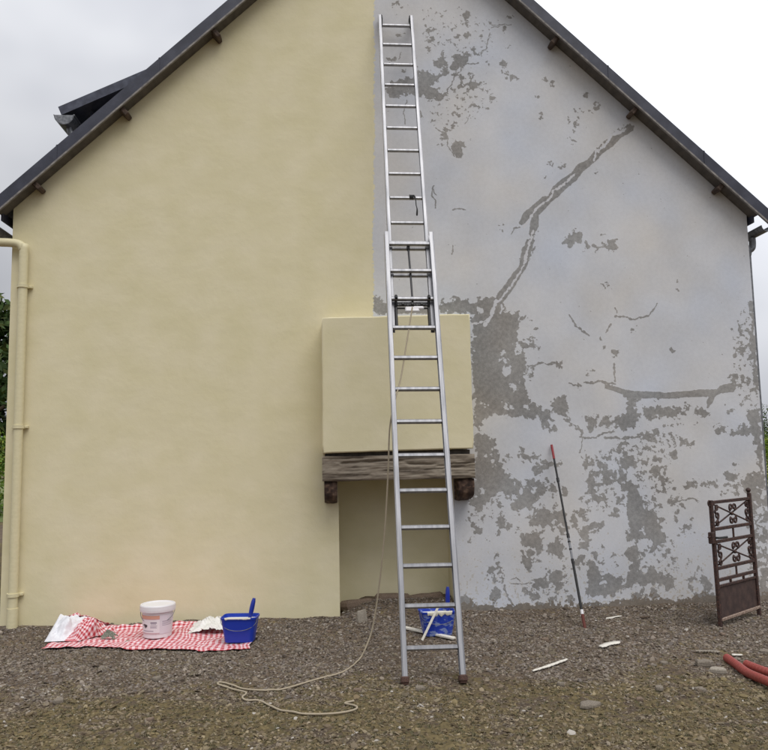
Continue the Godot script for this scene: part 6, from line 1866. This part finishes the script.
	[1, [0.959,0.304, 0.953,0.286, 0.937,0.277, 0.920,0.281, 0.910,0.296, 0.910,0.315, 0.922,0.329, 0.939,0.332, 0.954,0.322]],
	[1, [1.159,0.166, 1.155,0.158, 1.147,0.153, 1.137,0.155, 1.131,0.163, 1.131,0.172, 1.138,0.179, 1.148,0.180, 1.156,0.175]],
	[0.36, [1.287,0.324, 1.697,0.452, 1.676,0.003, 1.244,0.033]],
	[-1, [1.503,0.692, 1.493,0.674, 1.470,0.665, 1.444,0.669, 1.427,0.685, 1.428,0.704, 1.446,0.718, 1.472,0.721, 1.495,0.710]],
	[-1, [1.573,0.863, 1.567,0.847, 1.555,0.839, 1.542,0.842, 1.534,0.856, 1.535,0.873, 1.544,0.886, 1.558,0.888, 1.569,0.880]],
	[-1, [1.632,0.799, 1.627,0.781, 1.617,0.771, 1.606,0.775, 1.600,0.790, 1.601,0.809, 1.608,0.824, 1.619,0.827, 1.629,0.817]],
	[-1, [1.392,0.947, 1.386,0.933, 1.373,0.925, 1.357,0.928, 1.348,0.940, 1.349,0.955, 1.359,0.966, 1.374,0.969, 1.388,0.961]],
	[1.05, [2.313,0.813, 2.305,0.956, 2.569,0.949, 2.631,0.868, 2.562,0.822, 2.657,0.740, 2.686,0.676, 2.664,0.582, 2.583,0.616, 2.504,0.681, 2.420,0.652, 2.353,0.638, 2.288,0.655]],
	[1.05, [2.232,0.531, 2.301,0.592, 2.368,0.606, 2.412,0.510, 2.422,0.400, 2.504,0.397, 2.599,0.332, 2.646,0.283, 2.494,0.225, 2.329,0.215, 2.262,0.186, 2.179,0.157, 2.112,0.128, 2.030,0.115, 1.869,0.136, 1.839,0.199, 1.893,0.291, 1.864,0.369, 1.860,0.463, 1.934,0.461, 2.010,0.365, 2.138,0.314, 2.235,0.280, 2.286,0.325, 2.309,0.434]],
	[1, [1.820,0.810, 1.936,0.838, 2.075,0.827, 2.065,0.787, 1.982,0.774, 1.897,0.713, 1.944,0.665, 1.908,0.603, 1.809,0.590, 1.762,0.622, 1.846,0.667, 1.785,0.763]],
	[1, [1.990,0.514, 1.982,0.490, 1.964,0.478, 1.945,0.483, 1.933,0.503, 1.934,0.529, 1.948,0.548, 1.968,0.552, 1.985,0.538]],
	[1, [2.049,0.458, 2.043,0.446, 2.027,0.440, 2.009,0.442, 1.998,0.453, 1.999,0.465, 2.011,0.475, 2.029,0.477, 2.044,0.470]],
	[1, [2.056,0.591, 2.049,0.577, 2.034,0.570, 2.016,0.573, 2.005,0.585, 2.006,0.600, 2.018,0.611, 2.036,0.613, 2.051,0.605]],
	[1, [2.158,0.501, 2.151,0.488, 2.135,0.480, 2.118,0.484, 2.107,0.495, 2.108,0.510, 2.120,0.522, 2.138,0.524, 2.153,0.516]],
	[1, [2.230,0.926, 2.219,0.902, 2.193,0.889, 2.164,0.894, 2.146,0.915, 2.148,0.941, 2.168,0.960, 2.197,0.964, 2.222,0.951]],
	[1, [2.452,0.102, 2.434,0.069, 2.390,0.052, 2.342,0.060, 2.312,0.088, 2.314,0.124, 2.347,0.151, 2.396,0.156, 2.438,0.136]],
	[1, [2.579,0.129, 2.566,0.099, 2.535,0.084, 2.503,0.091, 2.482,0.116, 2.484,0.148, 2.507,0.172, 2.541,0.176, 2.569,0.159]],
	[1, [2.447,0.157, 2.437,0.141, 2.414,0.133, 2.387,0.137, 2.371,0.150, 2.372,0.167, 2.390,0.180, 2.416,0.182, 2.439,0.173]],
	[1, [2.585,0.537, 2.574,0.515, 2.550,0.503, 2.524,0.508, 2.507,0.527, 2.509,0.551, 2.527,0.568, 2.554,0.572, 2.577,0.559]],
	[1, [2.495,0.523, 2.482,0.508, 2.453,0.500, 2.420,0.504, 2.399,0.517, 2.400,0.535, 2.422,0.547, 2.456,0.549, 2.484,0.540]],
	[1, [1.647,0.594, 1.626,0.545, 1.576,0.519, 1.522,0.530, 1.488,0.572, 1.491,0.625, 1.528,0.665, 1.583,0.673, 1.630,0.645]],
	[1, [1.617,0.299, 1.599,0.240, 1.560,0.209, 1.517,0.222, 1.490,0.271, 1.493,0.335, 1.524,0.382, 1.568,0.392, 1.605,0.359]],
	[1, [1.705,0.095, 1.696,0.065, 1.676,0.050, 1.655,0.057, 1.641,0.081, 1.643,0.113, 1.658,0.137, 1.680,0.141, 1.699,0.125]],
	[1, [2.697,0.851, 2.688,0.830, 2.667,0.820, 2.645,0.824, 2.632,0.841, 2.633,0.863, 2.648,0.879, 2.671,0.883, 2.690,0.871]],
	[1, [2.733,0.234, 2.719,0.184, 2.688,0.158, 2.655,0.168, 2.636,0.210, 2.639,0.263, 2.663,0.304, 2.697,0.312, 2.725,0.284]],
	[1, [1.868,0.463, 1.852,0.433, 1.812,0.418, 1.769,0.425, 1.742,0.450, 1.743,0.482, 1.773,0.506, 1.817,0.510, 1.855,0.493]],
	[1, [1.676,0.876, 1.658,0.816, 1.618,0.785, 1.575,0.797, 1.548,0.847, 1.551,0.912, 1.582,0.961, 1.626,0.971, 1.664,0.938]],
	[1, [1.790,0.858, 1.780,0.807, 1.759,0.781, 1.737,0.791, 1.725,0.832, 1.727,0.886, 1.744,0.927, 1.766,0.936, 1.784,0.909]],
	[1, [2.586,0.113, 2.576,0.074, 2.555,0.053, 2.534,0.061, 2.521,0.094, 2.524,0.137, 2.540,0.169, 2.563,0.175, 2.581,0.153]],
	[1, [2.219,0.406, 2.212,0.394, 2.196,0.388, 2.178,0.391, 2.167,0.401, 2.168,0.414, 2.180,0.423, 2.198,0.425, 2.213,0.418]],
	[1, [2.699,0.502, 2.692,0.478, 2.677,0.465, 2.662,0.470, 2.653,0.490, 2.655,0.516, 2.666,0.536, 2.682,0.540, 2.695,0.526]],
	[1, [2.641,0.205, 2.632,0.189, 2.612,0.181, 2.590,0.185, 2.577,0.199, 2.578,0.216, 2.593,0.228, 2.615,0.231, 2.634,0.221]],
	[-1, [2.485,0.753, 2.478,0.739, 2.462,0.731, 2.444,0.735, 2.433,0.746, 2.434,0.762, 2.447,0.773, 2.464,0.775, 2.480,0.767]],
	[-1, [2.489,0.363, 2.479,0.343, 2.457,0.333, 2.433,0.338, 2.418,0.355, 2.419,0.376, 2.436,0.392, 2.461,0.395, 2.482,0.384]],
	[-1, [2.078,0.246, 2.069,0.234, 2.050,0.228, 2.028,0.231, 2.014,0.242, 2.015,0.254, 2.030,0.264, 2.052,0.265, 2.071,0.258]],
	[-1, [2.249,0.248, 2.245,0.239, 2.235,0.234, 2.224,0.236, 2.217,0.244, 2.218,0.255, 2.226,0.263, 2.237,0.264, 2.246,0.259]],
	[-1, [2.520,0.665, 2.511,0.655, 2.491,0.650, 2.469,0.652, 2.455,0.661, 2.456,0.672, 2.471,0.680, 2.493,0.681, 2.513,0.675]],
	[-1, [2.058,0.348, 2.050,0.330, 2.030,0.321, 2.008,0.325, 1.995,0.340, 1.996,0.359, 2.011,0.374, 2.033,0.376, 2.052,0.366]],
	[1, [2.468,0.364, 2.464,0.355, 2.455,0.350, 2.445,0.352, 2.439,0.360, 2.439,0.370, 2.446,0.377, 2.456,0.378, 2.465,0.373]],
	[1, [2.526,0.919, 2.607,0.885, 2.635,0.789, 2.695,0.692, 2.681,0.597, 2.623,0.599, 2.561,0.664, 2.511,0.649]],
	[1, [2.497,0.414, 2.562,0.396, 2.623,0.316, 2.754,0.296, 2.754,0.171, 2.679,0.158, 2.602,0.238, 2.486,0.226]],
	[1, [2.848,0.751, 2.901,0.790, 2.950,0.780, 2.988,0.724, 2.914,0.734, 2.864,0.727]],
	[1, [2.737,0.540, 2.726,0.518, 2.700,0.507, 2.671,0.512, 2.653,0.531, 2.655,0.555, 2.675,0.572, 2.704,0.576, 2.729,0.563]],
	[1, [2.587,0.553, 2.578,0.522, 2.557,0.507, 2.536,0.513, 2.523,0.538, 2.524,0.570, 2.540,0.595, 2.563,0.600, 2.582,0.583]],
	[1, [2.979,0.227, 2.966,0.166, 2.941,0.135, 2.915,0.147, 2.900,0.197, 2.904,0.261, 2.925,0.310, 2.953,0.320, 2.974,0.287]],
	[1, [3.145,0.190, 3.121,0.130, 3.070,0.100, 3.015,0.113, 2.982,0.163, 2.986,0.227, 3.026,0.275, 3.082,0.285, 3.129,0.251]],
	[1, [3.052,0.052, 3.034,0.012, 2.994,-0.008, 2.950,0.001, 2.923,0.035, 2.926,0.077, 2.957,0.109, 3.002,0.115, 3.039,0.093]],
	[1, [2.570,0.099, 2.558,0.059, 2.532,0.039, 2.503,0.047, 2.487,0.080, 2.489,0.123, 2.510,0.155, 2.539,0.161, 2.563,0.139]],
	[1, [3.048,0.342, 3.041,0.330, 3.025,0.324, 3.007,0.327, 2.996,0.337, 2.997,0.350, 3.010,0.360, 3.028,0.362, 3.043,0.355]],
	[1, [2.859,0.035, 2.853,0.019, 2.839,0.011, 2.824,0.014, 2.814,0.028, 2.815,0.045, 2.826,0.058, 2.842,0.060, 2.855,0.051]],
	[1, [2.826,0.847, 2.821,0.817, 2.812,0.801, 2.804,0.807, 2.799,0.832, 2.801,0.864, 2.809,0.889, 2.818,0.895, 2.825,0.878]],
	[1, [2.615,0.457, 2.610,0.445, 2.600,0.439, 2.589,0.442, 2.582,0.452, 2.583,0.465, 2.591,0.474, 2.602,0.476, 2.612,0.469]],
	[1, [2.834,0.704, 2.830,0.690, 2.822,0.682, 2.813,0.685, 2.808,0.697, 2.809,0.712, 2.815,0.724, 2.824,0.726, 2.832,0.718]],
	[1, [2.920,0.417, 2.918,0.411, 2.911,0.408, 2.905,0.409, 2.901,0.414, 2.901,0.421, 2.906,0.426, 2.913,0.426, 2.918,0.423]],
	[1, [2.993,0.843, 2.989,0.835, 2.981,0.831, 2.972,0.833, 2.967,0.839, 2.967,0.848, 2.974,0.855, 2.983,0.856, 2.990,0.851]],
	[-1, [3.050,0.169, 3.034,0.126, 2.999,0.103, 2.962,0.113, 2.940,0.149, 2.943,0.196, 2.970,0.232, 3.008,0.239, 3.040,0.214]],
	[1.05, [3.565,0.925, 3.782,0.920, 3.704,-0.094, 3.541,-0.089, 3.566,0.256, 3.559,0.605]],
	[-1, [3.644,0.875, 3.639,0.856, 3.630,0.847, 3.620,0.850, 3.614,0.866, 3.616,0.885, 3.623,0.900, 3.634,0.904, 3.642,0.894]],
	[-1, [3.707,0.812, 3.689,0.789, 3.671,0.781, 3.660,0.791, 3.662,0.815, 3.676,0.842, 3.696,0.859, 3.712,0.858, 3.716,0.840]],
	[-1, [3.765,0.746, 3.730,0.726, 3.704,0.724, 3.697,0.743, 3.713,0.772, 3.745,0.799, 3.777,0.810, 3.795,0.801, 3.790,0.776]],
	[-1, [3.680,0.684, 3.659,0.685, 3.643,0.700, 3.639,0.723, 3.650,0.742, 3.670,0.748, 3.690,0.740, 3.700,0.719, 3.696,0.697]],
	[-1, [3.727,0.647, 3.698,0.652, 3.683,0.661, 3.690,0.670, 3.714,0.675, 3.745,0.674, 3.768,0.666, 3.773,0.656, 3.756,0.649]],
	[-1, [3.641,0.592, 3.609,0.613, 3.597,0.632, 3.611,0.642, 3.643,0.637, 3.680,0.619, 3.703,0.598, 3.702,0.582, 3.678,0.580]],
	[-1, [3.688,0.539, 3.681,0.557, 3.688,0.574, 3.705,0.584, 3.725,0.580, 3.738,0.565, 3.738,0.546, 3.725,0.532, 3.705,0.529]],
	[-1, [3.600,0.496, 3.600,0.524, 3.616,0.544, 3.640,0.546, 3.662,0.529, 3.670,0.501, 3.661,0.476, 3.640,0.464, 3.615,0.472]],
	[-1, [3.677,0.453, 3.686,0.489, 3.697,0.508, 3.706,0.500, 3.709,0.470, 3.703,0.431, 3.693,0.402, 3.682,0.396, 3.675,0.416]],
	[-1, [3.597,0.411, 3.611,0.425, 3.628,0.428, 3.639,0.418, 3.639,0.401, 3.628,0.384, 3.612,0.375, 3.598,0.378, 3.592,0.393]],
	[-1, [3.657,0.368, 3.684,0.381, 3.707,0.378, 3.714,0.360, 3.703,0.337, 3.678,0.319, 3.651,0.314, 3.635,0.325, 3.638,0.346]],
	[-1, [3.590,0.329, 3.629,0.332, 3.654,0.319, 3.653,0.295, 3.626,0.273, 3.586,0.262, 3.552,0.268, 3.539,0.288, 3.554,0.312]],
	[-1, [3.659,0.258, 3.677,0.252, 3.686,0.243, 3.681,0.234, 3.664,0.229, 3.644,0.232, 3.629,0.239, 3.627,0.249, 3.639,0.257]],
	[-1, [3.592,0.212, 3.614,0.194, 3.620,0.176, 3.608,0.167, 3.583,0.170, 3.556,0.184, 3.541,0.203, 3.545,0.218, 3.564,0.221]],
	[0.34, [2.526,0.633, 2.779,0.705, 2.802,0.279, 2.502,0.226]],
	[1.05, [0.500,-0.100, 0.500,0.060, 0.620,0.170, 0.750,0.090, 0.950,0.050, 1.300,0.080, 1.600,0.040, 2.000,0.055, 2.400,0.090, 2.800,0.050, 3.100,0.110, 3.400,0.070, 3.800,0.200, 3.850,-0.100]],
]
const CRACKS := [
	[0, 0.0139, [0.595,5.344, 0.652,5.421, 0.683,5.518, 0.759,5.577, 0.789,5.651, 0.947,5.667]],
	[0, 0.0118, [0.978,5.745, 0.989,5.803, 1.037,5.834, 1.062,5.931, 1.088,6.010]],
	[0, 0.0107, [0.128,5.777, 0.099,5.700]],
	[0, 0.0128, [0.180,5.252, 0.140,5.109, 0.156,4.986]],
	[0, 0.0086, [1.101,6.069, 1.196,6.091]],
	[0, 0.0086, [0.836,5.099, 0.787,4.984]],
	[0, 0.0096, [1.109,6.089, 1.218,6.109, 1.326,6.105]],
	[0, 0.0128, [0.475,4.946, 0.589,4.860, 0.596,4.751, 0.667,4.633]],
	[0, 0.0139, [0.427,4.318, 0.414,4.211, 0.450,4.169, 0.448,4.084]],
	[0, 0.0118, [0.426,4.276, 0.455,4.212]],
	[0, 0.0171, [0.629,4.063, 0.702,4.074, 0.761,4.063]],
	[0, 0.0160, [0.611,3.681, 0.609,3.592]],
	[0, 0.0150, [1.229,3.809, 1.262,3.862, 1.326,3.883]],
	[1, 0.0193, [1.368,3.873, 1.458,4.012, 1.526,4.098, 1.658,4.196, 1.704,4.283, 1.770,4.315, 1.881,4.403, 1.937,4.458]],
	[1, 0.0171, [2.150,4.613, 2.176,4.712, 2.288,4.779, 2.359,4.890, 2.493,4.947]],
	[1, 0.0171, [1.462,3.851, 1.413,3.681, 1.355,3.533]],
	[1, 0.0193, [1.424,3.745, 1.358,3.487, 1.233,3.291, 1.070,3.097, 1.000,3.019, 0.977,2.922, 0.908,2.884, 0.792,2.866]],
	[1, 0.0278, [1.051,3.106, 0.998,2.961, 0.926,2.855]],
	[1, 0.0171, [1.108,3.067, 1.086,2.980]],
	[0, 0.0171, [1.355,2.428, 1.472,2.455, 1.569,2.450, 1.647,2.463, 1.684,2.415]],
	[0, 0.0171, [1.402,2.430, 1.500,2.456, 1.616,2.441, 1.656,2.470, 1.676,2.402]],
	[0, 0.0182, [1.815,2.953, 1.841,2.884, 1.887,2.826, 2.011,2.737]],
	[0, 0.0214, [2.290,2.935, 2.417,2.924, 2.483,2.895, 2.553,2.928, 2.639,2.936]],
	[0, 0.0160, [2.639,2.936, 2.750,3.071]],
	[0, 0.0193, [2.286,3.023, 2.315,2.980]],
	[0, 0.0128, [1.817,2.950, 1.848,2.883]],
	[0, 0.0171, [1.863,2.844, 1.936,2.782, 2.017,2.731]],
	[0, 0.0193, [2.243,2.847, 2.188,2.772]],
	[0, 0.0171, [2.256,2.447, 2.246,2.273]],
	[0, 0.0278, [1.927,2.248, 2.035,2.247, 2.104,2.271, 2.169,2.237, 2.253,2.236]],
	[0, 0.0214, [2.255,2.443, 2.245,2.253]],
	[0, 0.0150, [1.768,2.246, 1.867,2.216]],
	[0, 0.0235, [1.702,1.884, 1.781,1.818]],
	[0, 0.0203, [1.839,1.809, 1.886,1.751, 1.858,1.695, 1.941,1.686, 2.024,1.692, 2.093,1.732, 2.193,1.746]],
	[0, 0.0139, [1.883,1.687, 1.880,1.622, 1.843,1.542]],
	[0, 0.0257, [2.115,1.683, 2.190,1.684, 2.307,1.676, 2.475,1.692]],
	[0, 0.0150, [2.845,1.034, 2.950,1.049, 3.012,1.056, 3.037,1.030]],
	[0, 0.0193, [1.028,0.255, 1.041,0.178, 1.086,0.100, 1.101,0.068]],
	[0, 0.0107, [1.101,0.268, 1.205,0.262, 1.301,0.270]],
	[0, 0.0150, [0.948,0.474, 0.986,0.426, 1.019,0.364]],
	[0, 0.0128, [1.094,0.312, 1.151,0.326, 1.190,0.289]],
]
